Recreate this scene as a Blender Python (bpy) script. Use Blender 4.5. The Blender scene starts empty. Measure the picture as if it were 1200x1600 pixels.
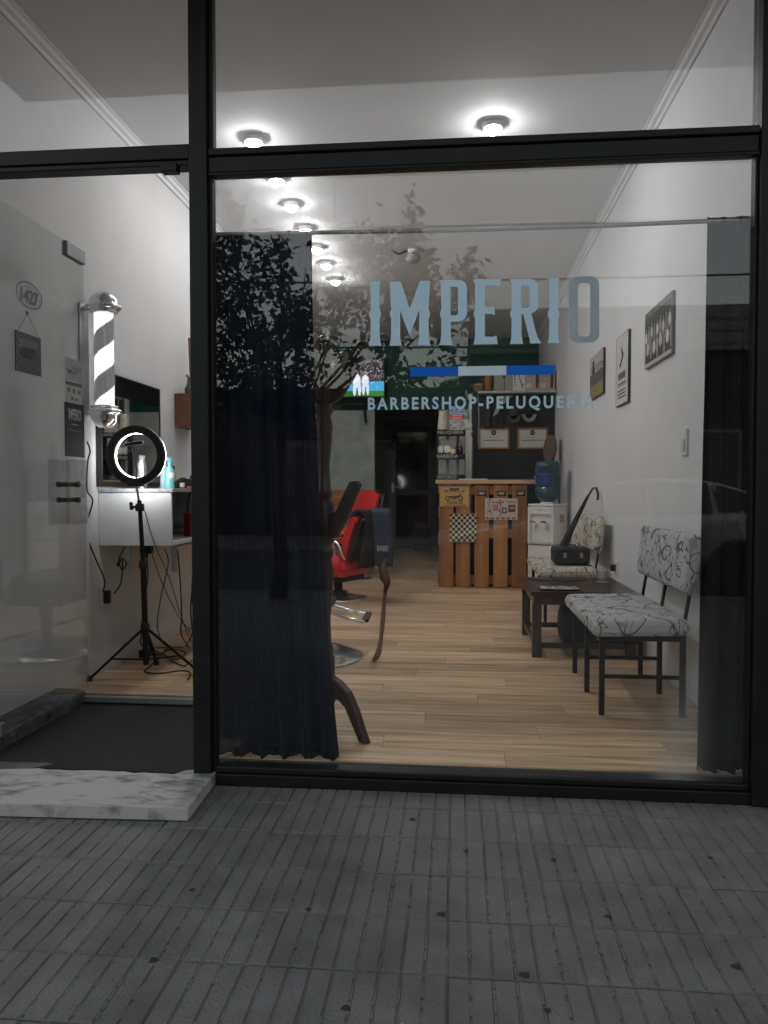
import bpy, bmesh, math, random
from mathutils import Vector, Matrix
rnd = random.Random(7)
sc = bpy.context.scene
COL = sc.collection
rad = math.radians

# ------------------------------------------------------------ camera, world, sun, exposure
F, HC, D = 1202.0, 1.1, 2.95                 # focal length in photo pixels, eye height, distance to the glass
YAW, PIT = rad(5.41), rad(1.763)
cam_d = bpy.data.cameras.new('camera'); cam = bpy.data.objects.new('camera', cam_d); COL.objects.link(cam)
cam.location = (0, -D, HC); cam.rotation_euler = (rad(90) - PIT, 0, YAW)
cam_d.sensor_fit = 'VERTICAL'; cam_d.sensor_height = 32; cam_d.lens = F / 1600 * 32
cam_d.clip_start = .05; cam_d.clip_end = 2000
sc.camera = cam
w = bpy.data.worlds.new('World'); sc.world = w; w.use_nodes = True
nt = w.node_tree; bg = nt.nodes['Background']
sky = nt.nodes.new('ShaderNodeTexSky'); sky.sky_type = 'NISHITA'; sky.sun_disc = False
SUN_EL, SUN_AZ = rad(4), rad(35)
sky.sun_elevation = SUN_EL; sky.sun_rotation = SUN_AZ; sky.dust_density = 3.0
hs = nt.nodes.new('ShaderNodeHueSaturation'); hs.inputs['Saturation'].default_value = .3
nt.links.new(sky.outputs[0], hs.inputs['Color']); nt.links.new(hs.outputs[0], bg.inputs[0]); bg.inputs[1].default_value = .145
sd = bpy.data.lights.new('sun', 'SUN'); sd.energy = .3; sd.angle = rad(10); sd.color = (1, .86, .72)
so = bpy.data.objects.new('sun', sd); COL.objects.link(so)
so.rotation_euler = (rad(90) - SUN_EL, 0, math.pi - SUN_AZ)     # low behind the shop
sc.view_settings.view_transform = 'Standard'; sc.view_settings.look = 'None'
sc.view_settings.exposure = 2.3; sc.view_settings.gamma = 1
BULB, RING, TVE, POLE_E = 45.0, 4.0, .19, .24
sc.cycles.use_denoising = True
sc.cycles.max_bounces = 10; sc.cycles.transparent_max_bounces = 24; sc.cycles.diffuse_bounces = 5
sc.cycles.sample_clamp_indirect = 4; sc.cycles.caustics_reflective = False; sc.cycles.caustics_refractive = False

_R = (math.cos(YAW), math.sin(YAW), 0)
_F = (-math.sin(YAW) * math.cos(PIT), math.cos(YAW) * math.cos(PIT), -math.sin(PIT))
_U = (-math.sin(YAW) * math.sin(PIT), math.cos(YAW) * math.sin(PIT), math.cos(PIT))
def at(x, y, **k):
    """photo pixel -> point on the plane X=, Y= or Z= of the surface it lies on"""
    a, b = (x - 600) / F, (800 - y) / F
    d = [_R[i] * a + _U[i] * b + _F[i] for i in range(3)]
    (n, v), = k.items(); i = 'XYZ'.index(n); c = (0, -D, HC)
    t = (v - c[i]) / d[i]
    return Vector([c[j] + d[j] * t for j in range(3)])

# ------------------------------------------------------------ mesh building
def wloc(o):
    v = Vector((0, 0, 0))
    while o: v += o.location; o = o.parent
    return v
class MB:
    def __init__(s): s.v = []; s.f = []; s.sm = []
    def add(s, vs, fs, smooth=False):
        n = len(s.v); s.v += [tuple(v) for v in vs]
        for f in fs: s.f.append([n + i for i in f]); s.sm.append(smooth)
        return s
    def box(s, x0, x1, y0, y1, z0, z1):
        return s.add([(x0,y0,z0),(x1,y0,z0),(x1,y1,z0),(x0,y1,z0),(x0,y0,z1),(x1,y0,z1),(x1,y1,z1),(x0,y1,z1)],
                     [(3,2,1,0),(4,5,6,7),(0,1,5,4),(1,2,6,5),(2,3,7,6),(3,0,4,7)])
    def bar(s, p, q, w, h, up=(0, 0, 1)):
        p, q = Vector(p), Vector(q); d = (q - p).normalized(); u = Vector(up)
        a = d.cross(u)
        if a.length < 1e-4: a = d.cross(Vector((1, 0, 0)))
        a.normalize(); b = a.cross(d).normalized()
        c = [a*i*w/2 + b*j*h/2 for i, j in ((-1,-1),(1,-1),(1,1),(-1,1))]
        return s.add([p+k for k in c]+[q+k for k in c], [(0,1,2,3)[::-1],(4,5,6,7),(0,1,5,4),(1,2,6,5),(2,3,7,6),(3,0,4,7)])
    def tube(s, pts, r, n=10, cap=True):
        pts = [Vector(p) for p in pts]; rs = r if isinstance(r, (list, tuple)) else [r]*len(pts)
        vs = []; ref = None
        for i, p in enumerate(pts):
            d = (pts[min(i+1, len(pts)-1)] - pts[max(i-1, 0)]).normalized()
            if ref is None:
                ref = d.cross(Vector((0, 0, 1)))
                if ref.length < 1e-3: ref = d.cross(Vector((1, 0, 0)))
            ref = (ref - d*ref.dot(d)).normalized(); b = d.cross(ref)
            vs += [p + (ref*math.cos(2*math.pi*k/n) + b*math.sin(2*math.pi*k/n))*rs[i] for k in range(n)]
        fs = [(i*n+k, i*n+(k+1) % n, (i+1)*n+(k+1) % n, (i+1)*n+k) for i in range(len(pts)-1) for k in range(n)]
        s.add(vs, fs, True)
        if cap: s.add(vs[:n], [tuple(range(n))[::-1]]); s.add(vs[-n:], [tuple(range(n))])
        return s
    def lathe(s, prof, c=(0, 0, 0), n=24, ax='z'):
        vs = []
        for r, z in prof:
            for k in range(n):
                a = 2*math.pi*k/n; x, y = r*math.cos(a), r*math.sin(a)
                p = {'z': (x, y, z), 'x': (z, x, y), 'y': (y, z, x)}[ax]
                vs.append((p[0]+c[0], p[1]+c[1], p[2]+c[2]))
        m = len(prof)
        s.add(vs, [(i*n+k, i*n+(k+1) % n, (i+1)*n+(k+1) % n, (i+1)*n+k) for i in range(m-1) for k in range(n)], True)
        if prof[0][0] > 1e-5: s.add(vs[:n], [tuple(range(n))[::-1]])
        if prof[-1][0] > 1e-5: s.add(vs[-n:], [tuple(range(n))])
        return s
    def prism(s, poly, o, ux, uy, un, t):
        """2D outline (convex or simple) extruded by t along un"""
        o, ux, uy, un = map(Vector, (o, ux, uy, un)); n = len(poly)
        a = [o + ux*x + uy*y for x, y in poly]; b = [p + un*t for p in a]
        return s.add(a+b, [tuple(range(n))[::-1], tuple(range(n, 2*n))] + [(i, (i+1) % n, n+(i+1) % n, n+i) for i in range(n)])
    def grid(s, fn, nu, nv, smooth=True):
        vs = [fn(i/nu, j/nv) for j in range(nv+1) for i in range(nu+1)]
        return s.add(vs, [(j*(nu+1)+i, j*(nu+1)+i+1, (j+1)*(nu+1)+i+1, (j+1)*(nu+1)+i) for j in range(nv) for i in range(nu)], smooth)
    def build(s, name, m, parent=None, bevel=0, seg=2, sub=0, solid=0, raw=False):
        me = bpy.data.meshes.new(name)
        if raw: off = Vector((0, 0, 0))
        elif parent: off = wloc(parent)
        else:
            xs, ys, zs = zip(*s.v); off = Vector(((min(xs)+max(xs))/2, (min(ys)+max(ys))/2, min(zs)))
        me.from_pydata([(v[0]-off[0], v[1]-off[1], v[2]-off[2]) for v in s.v], [], s.f)
        me.polygons.foreach_set('use_smooth', s.sm)
        me.materials.append(m); me.update()
        o = bpy.data.objects.new(name, me); COL.objects.link(o)
        if parent: o.parent = parent
        else: o.location = off
        if solid: k = o.modifiers.new('solid', 'SOLIDIFY'); k.thickness = solid; k.offset = 0
        if bevel:
            k = o.modifiers.new('bevel', 'BEVEL'); k.width = bevel; k.segments = seg; k.limit_method = 'ANGLE'; k.angle_limit = rad(40)
        if sub: k = o.modifiers.new('sub', 'SUBSURF'); k.levels = sub; k.render_levels = sub
        return o
def box(name, m, parent, a, b, bevel=0, seg=2): return MB().box(a[0], b[0], a[1], b[1], a[2], b[2]).build(name, m, parent, bevel, seg)
def tag(o, label=None, cat=None, group=None, kind=None):
    for k, v in (('label', label), ('category', cat), ('group', group), ('kind', kind)):
        if v: o[k] = v
    return o
def thing(name, loc, label, cat, group=None):
    o = bpy.data.objects.new(name, None); COL.objects.link(o); o.location = loc; o.empty_display_size = .1
    return tag(o, label, cat, group)
def copy_tree(o, parent=None):
    c = o.copy(); COL.objects.link(c); c.parent = parent
    for ch in list(o.children): copy_tree(ch, c)
    return c

# ------------------------------------------------------------ materials
def lin(c): return tuple(((x/255+.055)/1.055)**2.4 if x/255 > .04045 else x/255/12.92 for x in c)
_m = {}
def M(name, col=(.5, .5, .5), rough=.55, metal=0., var=.08, scale=6., bump=0., bscale=60., spec=.5, emis=None, estr=0., coat=0., obj_rand=0., stretch=None, alpha=1.):
    if name in _m: return _m[name]
    m = bpy.data.materials.new(name); m.use_nodes = True; _m[name] = m
    n = m.node_tree.nodes; l = m.node_tree.links; b = n['Principled BSDF']
    b.inputs['Roughness'].default_value = rough; b.inputs['Metallic'].default_value = metal
    b.inputs['Specular IOR Level'].default_value = spec; b.inputs['Coat Weight'].default_value = coat
    b.inputs['Alpha'].default_value = alpha
    tc = n.new('ShaderNodeTexCoord'); mp = n.new('ShaderNodeMapping'); l.new(tc.outputs['Object'], mp.inputs[0])
    if stretch: mp.inputs['Scale'].default_value = stretch
    nz = n.new('ShaderNodeTexNoise'); nz.inputs['Scale'].default_value = scale; nz.inputs['Detail'].default_value = 6; nz.inputs['Roughness'].default_value = .62
    l.new(mp.outputs[0], nz.inputs['Vector'])
    mr = n.new('ShaderNodeMapRange'); mr.inputs[1].default_value = .3; mr.inputs[2].default_value = .7
    mr.inputs[3].default_value = 1-var; mr.inputs[4].default_value = 1+var; l.new(nz.outputs[0], mr.inputs[0])
    mul = n.new('ShaderNodeVectorMath'); mul.operation = 'SCALE'; mul.inputs[0].default_value = col[:3]
    fac = mr.outputs[0]
    if obj_rand:
        oi = n.new('ShaderNodeObjectInfo'); m2 = n.new('ShaderNodeMapRange'); m2.inputs[3].default_value = 1-obj_rand; m2.inputs[4].default_value = 1+obj_rand
        l.new(oi.outputs['Random'], m2.inputs[0]); mm = n.new('ShaderNodeMath'); mm.operation = 'MULTIPLY'
        l.new(mr.outputs[0], mm.inputs[0]); l.new(m2.outputs[0], mm.inputs[1]); fac = mm.outputs[0]
        ad = n.new('ShaderNodeVectorMath'); ad.operation = 'ADD'; sc_ = n.new('ShaderNodeVectorMath'); sc_.operation = 'SCALE'
        sc_.inputs[0].default_value = (13, 17, 5); l.new(oi.outputs['Random'], sc_.inputs['Scale'])
        l.new(tc.outputs['Object'], ad.inputs[0]); l.new(sc_.outputs[0], ad.inputs[1]); l.new(ad.outputs[0], mp.inputs[0])
    l.new(fac, mul.inputs['Scale']); l.new(mul.outputs[0], b.inputs['Base Color'])
    r2 = n.new('ShaderNodeMapRange'); r2.inputs[3].default_value = max(0.03, rough*.8); r2.inputs[4].default_value = min(1, rough*1.2)
    l.new(nz.outputs[0], r2.inputs[0]); l.new(r2.outputs[0], b.inputs['Roughness'])
    if bump:
        nb = n.new('ShaderNodeTexNoise'); nb.inputs['Scale'].default_value = bscale; nb.inputs['Detail'].default_value = 4; l.new(mp.outputs[0], nb.inputs['Vector'])
        bp = n.new('ShaderNodeBump'); bp.inputs['Strength'].default_value = bump; bp.inputs['Distance'].default_value = .01
        l.new(nb.outputs[0], bp.inputs['Height']); l.new(bp.outputs[0], b.inputs['Normal'])
    if emis: b.inputs['Emission Color'].default_value = (*emis, 1); b.inputs['Emission Strength'].default_value = estr
    m['c'] = 1
    return m
def two_tone(name, c1, c2, scale, lo, hi, rough=.6, stretch=None, bump=0., detail=8, dist=0., obj_rand=False, c3=None, spec=.5):
    """colour ramp over stretched noise (wood grain, marble, washes)"""
    m = bpy.data.materials.new(name); m.use_nodes = True; _m[name] = m
    n = m.node_tree.nodes; l = m.node_tree.links; b = n['Principled BSDF']; b.inputs['Roughness'].default_value = rough; b.inputs['Specular IOR Level'].default_value = spec
    tc = n.new('ShaderNodeTexCoord'); mp = n.new('ShaderNodeMapping'); src = tc.outputs['Object']
    if obj_rand:
        oi = n.new('ShaderNodeObjectInfo'); s_ = n.new('ShaderNodeVectorMath'); s_.operation = 'SCALE'; s_.inputs[0].default_value = (11, 23, 7)
        l.new(oi.outputs['Random'], s_.inputs['Scale']); a_ = n.new('ShaderNodeVectorMath'); a_.operation = 'ADD'
        l.new(src, a_.inputs[0]); l.new(s_.outputs[0], a_.inputs[1]); src = a_.outputs[0]
    l.new(src, mp.inputs[0])
    if stretch: mp.inputs['Scale'].default_value = stretch
    nz = n.new('ShaderNodeTexNoise'); nz.inputs['Scale'].default_value = scale; nz.inputs['Detail'].default_value = detail; nz.inputs['Distortion'].default_value = dist; nz.inputs['Roughness'].default_value = .6
    l.new(mp.outputs[0], nz.inputs['Vector'])
    cr = n.new('ShaderNodeValToRGB'); e = cr.color_ramp.elements
    e[0].position = lo; e[0].color = (*c1, 1); e[1].position = hi; e[1].color = (*c2, 1)
    if c3: k = e.new((lo+hi)/2); k.color = (*c3, 1)
    l.new(nz.outputs[0], cr.inputs[0]); out = cr.outputs[0]
    if obj_rand:
        hv = n.new('ShaderNodeHueSaturation'); mr = n.new('ShaderNodeMapRange'); mr.inputs[3].default_value = .76; mr.inputs[4].default_value = 1.2
        l.new(oi.outputs['Random'], mr.inputs[0]); l.new(mr.outputs[0], hv.inputs['Value']); l.new(out, hv.inputs['Color']); out = hv.outputs[0]
    l.new(out, b.inputs['Base Color'])
    if bump:
        bp = n.new('ShaderNodeBump'); bp.inputs['Strength'].default_value = bump; bp.inputs['Distance'].default_value = .004
        l.new(nz.outputs[0], bp.inputs['Height']); l.new(bp.outputs[0], b.inputs['Normal'])
    return m
def glass_mat(name, tint=(1, 1, 1), f0=.04, dust=0., glare_fn=None):
    m = bpy.data.materials.new(name); m.use_nodes = True; n = m.node_tree.nodes; l = m.node_tree.links
    n.remove(n['Principled BSDF']); out = n['Material Output']
    tr = n.new('ShaderNodeBsdfTransparent'); tr.inputs[0].default_value = (*tint, 1)
    gl = n.new('ShaderNodeBsdfGlossy'); gl.inputs['Roughness'].default_value = 0.0; gl.inputs['Color'].default_value = (1, 1, 1, 1)
    lw = n.new('ShaderNodeLayerWeight'); lw.inputs[0].default_value = .5
    pw = n.new('ShaderNodeMath'); pw.operation = 'POWER'; pw.inputs[1].default_value = 5; l.new(lw.outputs['Facing'], pw.inputs[0])
    ma = n.new('ShaderNodeMath'); ma.operation = 'MULTIPLY_ADD'; ma.inputs[1].default_value = 1-f0; ma.inputs[2].default_value = f0; l.new(pw.outputs[0], ma.inputs[0])
    mx = n.new('ShaderNodeMixShader'); l.new(ma.outputs[0], mx.inputs[0]); l.new(tr.outputs[0], mx.inputs[1]); l.new(gl.outputs[0], mx.inputs[2])
    res = mx.outputs[0]
    if dust:
        df = n.new('ShaderNodeBsdfDiffuse'); df.inputs[0].default_value = (.55, .55, .54, 1)
        tc = n.new('ShaderNodeTexCoord'); nz = n.new('ShaderNodeTexNoise'); nz.inputs['Scale'].default_value = 2.2; nz.inputs['Detail'].default_value = 9
        l.new(tc.outputs['Object'], nz.inputs['Vector'])
        mr = n.new('ShaderNodeMapRange'); mr.inputs[1].default_value = .42; mr.inputs[2].default_value = .8; mr.inputs[3].default_value = .0; mr.inputs[4].default_value = dust
        l.new(nz.outputs[0], mr.inputs[0]); fac = mr.outputs[0]
        if glare_fn: fac = glare_fn(n, l, tc, fac)
        m2 = n.new('ShaderNodeMixShader'); l.new(fac, m2.inputs[0]); l.new(res, m2.inputs[1]); l.new(df.outputs[0], m2.inputs[2]); res = m2.outputs[0]
    l.new(res, out.inputs[0])
    return m
def print_mat(emit=0., rough=.6):
    k = 'print%g_%g' % (emit, rough)
    if k in _m: return _m[k]
    m = bpy.data.materials.new('printed_picture'); m.use_nodes = True; _m[k] = m
    n = m.node_tree.nodes; l = m.node_tree.links; b = n['Principled BSDF']; a = n.new('ShaderNodeVertexColor'); a.layer_name = 'Col'
    b.inputs['Roughness'].default_value = rough
    if emit:
        b.inputs['Base Color'].default_value = (.01, .01, .01, 1)
        l.new(a.outputs[0], b.inputs['Emission Color']); b.inputs['Emission Strength'].default_value = emit
    else: l.new(a.outputs[0], b.inputs['Base Color'])
    return m
def picture(name, parent, o, ux, uy, wd, ht, nx, ny, fn, emit=0., rough=.6):
    """flat print: a fine grid whose cells are coloured by fn(u,v) (sRGB 0-255)"""
    o, ux, uy = Vector(o), Vector(ux), Vector(uy)
    mb = MB().grid(lambda u, v: o + ux*(u*wd) + uy*(v*ht), nx, ny, False)
    ob = mb.build(name, print_mat(emit, rough), parent)
    at_ = ob.data.color_attributes.new('Col', 'FLOAT_COLOR', 'CORNER')
    cols = []
    for j in range(ny):
        for i in range(nx):
            c = lin(fn((i+.5)/nx, (j+.5)/ny)); cols += [*c, 1.]*4
    at_.data.foreach_set('color', cols)
    return ob
def text(name, s, m, parent, o, ux, uy, wd, ht, bold=0., gap=1., thick=.0008):
    cu = bpy.data.curves.new('t', 'FONT'); cu.body = s; cu.offset = bold; cu.space_character = gap; cu.resolution_u = 3
    ob = bpy.data.objects.new('t', cu); COL.objects.link(ob)
    me = bpy.data.meshes.new_from_object(ob.evaluated_get(bpy.context.evaluated_depsgraph_get()))
    bpy.data.objects.remove(ob); bpy.data.curves.remove(cu)
    vs = [v.co.copy() for v in me.vertices]; fs = [tuple(p.vertices) for p in me.polygons]; bpy.data.meshes.remove(me)
    x0 = min(v.x for v in vs); x1 = max(v.x for v in vs); y0 = min(v.y for v in vs); y1 = max(v.y for v in vs)
    o, ux, uy = Vector(o), Vector(ux), Vector(uy); un = ux.cross(uy)
    mb = MB().add([o + ux*((v.x-x0)/(x1-x0)*wd) + uy*((v.y-y0)/(y1-y0)*ht) + un*thick for v in vs], fs)
    return mb.build(name, m, parent)

black_metal = M('black_paint', (.009, .009, .009), .5, spec=.3, var=.25, scale=14, bump=.12, bscale=90)
black_plastic = M('black_plastic', (.012, .012, .013), .45, var=.2)
black_matte = M('black_matte', (.012, .012, .013), .8, var=.2)
chrome = M('chrome', (.8, .8, .81), .2, 1., var=.05)
steel = M('steel', (.45, .45, .46), .35, 1., var=.1)
white_plastic = M('white_plastic', (.78, .78, .77), .35, var=.03)
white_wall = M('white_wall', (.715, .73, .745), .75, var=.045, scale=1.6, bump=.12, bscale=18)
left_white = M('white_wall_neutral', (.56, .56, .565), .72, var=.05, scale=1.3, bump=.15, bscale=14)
ceil_white = M('ceiling_white', (.705, .715, .73), .8, var=.04, scale=1.2, bump=.1, bscale=9)
grout = M('grout', (.10, .09, .08), .8)
dark_wood = two_tone('dark_wood', (.016, .009, .006), (.075, .038, .025), 9, .3, .75, .38, (1, 1, .15), .1)
pine = two_tone('pine', (.20, .078, .024), (.52, .25, .09), 5, .3, .72, .55, (1.2, 1.2, .12), .15, obj_rand=True, dist=.6)
pale_pine = two_tone('pale_pine', (.5, .3, .14), (.68, .46, .25), 6, .3, .7, .5, (.2, 1, 1), .1)
orange_pine = two_tone('orange_pine', (.20, .075, .018), (.58, .27, .07), 6, .36, .62, .5, (.16, 1.2, 2.2), .1, dist=1.4, obj_rand=True)
red_vinyl = M('red_vinyl', (.74, .02, .02), .34, var=.08, bump=.08, bscale=160, coat=.2)
navy = M('navy_cloth', (.006, .011, .030), .88, var=.3, scale=30, bump=.3, bscale=300, spec=.2)
paper = M('paper', (.75, .74, .70), .7, var=.03)
ink = M('ink', (.015, .015, .015), .6)
grey_ink = M('grey_ink', (.09, .09, .09), .6)

# ------------------------------------------------------------ setting: outdoors
PZ = -.07
asphalt = M('asphalt', (.05, .05, .052), .85, var=.25, scale=5, bump=.5, bscale=120)
tile_m = M('tile_cement', (.165, .161, .158), .66, var=.24, scale=5.5, bump=.6, bscale=150, obj_rand=.07)
tag(MB().box(-300, 300, -300, 300, -.4, -.28).build('ground', M('earth', (.06, .055, .05), .9, var=.3, scale=.6)), kind='structure')
tag(box('road', asphalt, None, (-120, -13, -.3), (120, -5.65, -.2)), kind='structure')
tag(box('far_pavement', tile_m, None, (-120, -16, -.3), (120, -13.05, -.09)), kind='structure')
tag(box('kerb', M('kerb_concrete', (.2, .2, .195), .8, var=.2, bump=.4), None, (-120, -5.64, -.3), (120, -5.5, -.068), .01), kind='structure')
pav = tag(MB().box(-30, 30, -5.49, .3, -.3, PZ-.0088).build('pavement', M('tile_joint', (.07, .068, .066), .9, var=.3)), kind='structure')
TX, TY = .33, .24
def tile_mesh():
    mb = MB().box(-TX/2+.0002, TX/2-.0002, -TY/2+.0015, TY/2-.0015, -.0085, -.0040)
    for k in range(6):
        x = -TX/2 + (k+.5)*TX/6; j = rnd.uniform(-.0012, .0012)
        h = .0247; a = .0022
        y0, y1 = -TY/2+.0048, TY/2-.0048
        mb.add([(x-h+j, y0, -.0045), (x+h+j, y0, -.0045), (x+h+j, y1, -.0045), (x-h+j, y1, -.0045),
                (x-h+a+j, y0+a, 0), (x+h-a+j, y0+a, 0), (x+h-a+j, y1-a, 0), (x-h+a+j, y1-a, 0)],
               [(4,5,6,7),(0,1,5,4),(1,2,6,5),(2,3,7,6),(3,0,4,7)])
    for k in range(6):          # grit packed in parts of the grooves
        x = -TX/2 + k*TX/6; y = -TY/2+.006
        while y < TY/2-.03:
            L = rnd.uniform(.015, .06)
            if rnd.random() < .55 and k: mb.box(x-.0034, x+.0034, y, min(y+L, TY/2-.006), -.0042, -.0010)
            y += L+rnd.uniform(.004, .03)
    return mb
tmeshes = []
for k in range(9):
    o = tile_mesh().build('tile', tile_m, None, raw=True); tmeshes.append((o.data)); bpy.data.objects.remove(o)
for r in range(11):
    shift = rnd.choice((0, 2, 3, 4))*TX/6
    for c in range(-9, 10):
        o = bpy.data.objects.new('tile', rnd.choice(tmeshes)); COL.objects.link(o); o.parent = pav
        X = -.13 + shift + TX*(c+.5); Y = .07 - TY*(r+.5)
        o.location = Vector((X, Y, PZ + rnd.uniform(-.0018, .0012))) - pav.location
        o.rotation_euler = (rnd.uniform(-.006, .006), rnd.uniform(-.005, .005), rnd.uniform(-.004, .004) + (math.pi if rnd.random() < .5 else 0))
for px, py, r_ in ((645, 1280, .011), (728, 1330, .010), (865, 1343, .009), (690, 1428, .013), (820, 1523, .013), (950, 1432, .01), (855, 1578, .008), (482, 1420, .008), (1110, 1340, .009), (300, 1390, .009), (240, 1500, .012), (540, 1575, .011), (1150, 1510, .012)):
    p = at(px, py, Z=PZ+.0012); n_ = 9; ph = rnd.uniform(0, 6)
    MB().add([(p.x+r_*(1+.2*math.sin(3*a+ph))*math.cos(a), p.y+r_*(1+.2*math.sin(3*a+ph))*math.sin(a), PZ+.0014) for a in [6.283*k/n_ for k in range(n_)]], [tuple(range(n_))]).build('gum_spot', M('old_gum', (.03, .03, .03), .8), pav)
# the farther pavement, past the countable tiles, carries the same ribs as one sheet
fm = MB()
for r in range(11, 23):
    for c in range(-40, 41): fm.box(-.13+TX*c+.003, -.13+TX*(c+1)-.003, .07-TY*(r+1)+.003, .07-TY*r-.003, PZ-.009, PZ-.003)
tag(fm.build('far_tiles', tile_m, pav), kind='stuff')

plaster = M('grey_plaster', (.16, .16, .16), .85, var=.2, scale=2, bump=.4, bscale=20)
fac = thing('shop_building', (0, 4, 0), 'single storey grey plastered shop building with deep canopy', 'building')
MB().box(-8, -2.24, -.08, .12, PZ, 3.9).box(-2.24, -2.11, -.06, .08, PZ, 2.33).build('front_wall', plaster, fac, .01)
MB().box(1.26, 8, -.08, .12, PZ, 3.9).build('front_wall', plaster, fac, .01)
MB().box(-2.24, 1.26, -.07, .12, 3.24, 3.9).build('lintel', plaster, fac)
MB().box(-2.46, 5, -1.3, -.085, 3.3, 3.48).build('canopy', M('canopy_grey', (.22, .22, .22), .85, var=.15, scale=2), fac, .01)
MB().box(-8, 8, .13, 12, 3.62, 3.9).build('roof', plaster, fac); MB().box(-8, 8, 12.01, 12.2, PZ, 3.9).build('sky_blocking_wall', plaster, fac)  # unseen rear slab added so no sky light shows round the back door
MB().box(-8, -2.26, .13, 12, PZ, 3.6).box(1.36, 8, .13, 12, PZ, 3.6).build('side_building', plaster, fac)

# opposite side of the street, seen mirrored in the glass
ob_ = thing('opposite_building', (9, -16, 0), 'dark flat-roofed building with pale fascia across the street', 'building')
MB().box(.5, 24, -22, -16, -.1, 4.3).build('wall', M('opp_wall', (.018, .018, .02), .9, spec=.05, var=.2, scale=.8), ob_)
MB().box(.3, 24, -22.1, -15.6, 4.3, 5.35).build('roof_fascia', M('opp_fascia', (.055, .055, .055), .8, var=.1, scale=.8), ob_, .02)
for k in range(3): MB().box(.28, 24, -15.62, -15.57, 4.45+k*.28, 4.48+k*.28).build('fascia_line', M('opp_line', (.012, .012, .012), .8), ob_)
for k in range(6):
    x = 1.6+k*3.4; f_ = MB().box(x, x+1.7, -16.06, -15.97, .9, 2.5).build('window', black_metal, ob_)
    MB().box(x+.08, x+1.62, -15.965, -15.955, .98, 2.42).build('pane', M('dark_pane', (.01, .01, .012), .6, spec=.1), f_)
lb = thing('low_garage', (-9, -16, 0), 'low dark garage wall with roller shutter across the street', 'building')
MB().box(-20, .2, -21, -16.2, -.1, 3.6).build('wall', M('garage_wall', (.015, .015, .017), .9, spec=.05, var=.25, scale=.8), lb)
for x in (-4.5, -9.5):
    sh = MB().box(x, x+3, -16.19, -16.12, -.08, 2.3).build('roller_shutter', M('shutter', (.03, .03, .03), .5), lb)
    for k in range(16): MB().box(x+.03, x+2.97, -16.13, -16.09, k*.14, k*.14+.11).build('slat', M('shutter', (.03,)*3, .5), sh)

# overhead wires
def wire(px, z_slope, y0, lab):
    pts = []
    for k in range(25):
        t = k/24*2-1; x = t*26; pts.append((x, y0, z_slope + .0018*x*x - .01*x))
    return tag(MB().tube(pts, .016, 5).build('overhead_wire', black_plastic), lab, 'wire')
wire(0, 1.1+(2.09-1.1)/2.95*(D+8), -8, 'highest overhead wire strung along the street, alone above the others')
wire(0, 1.1+(1.885-1.1)/2.95*(D+8.4), -8.4, 'middle overhead wire strung along the street above the roof edge')
wire(0, 1.1+(1.635-1.1)/2.95*(D+9), -9, 'lowest overhead wire crossing in front of the opposite fascia')

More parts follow.
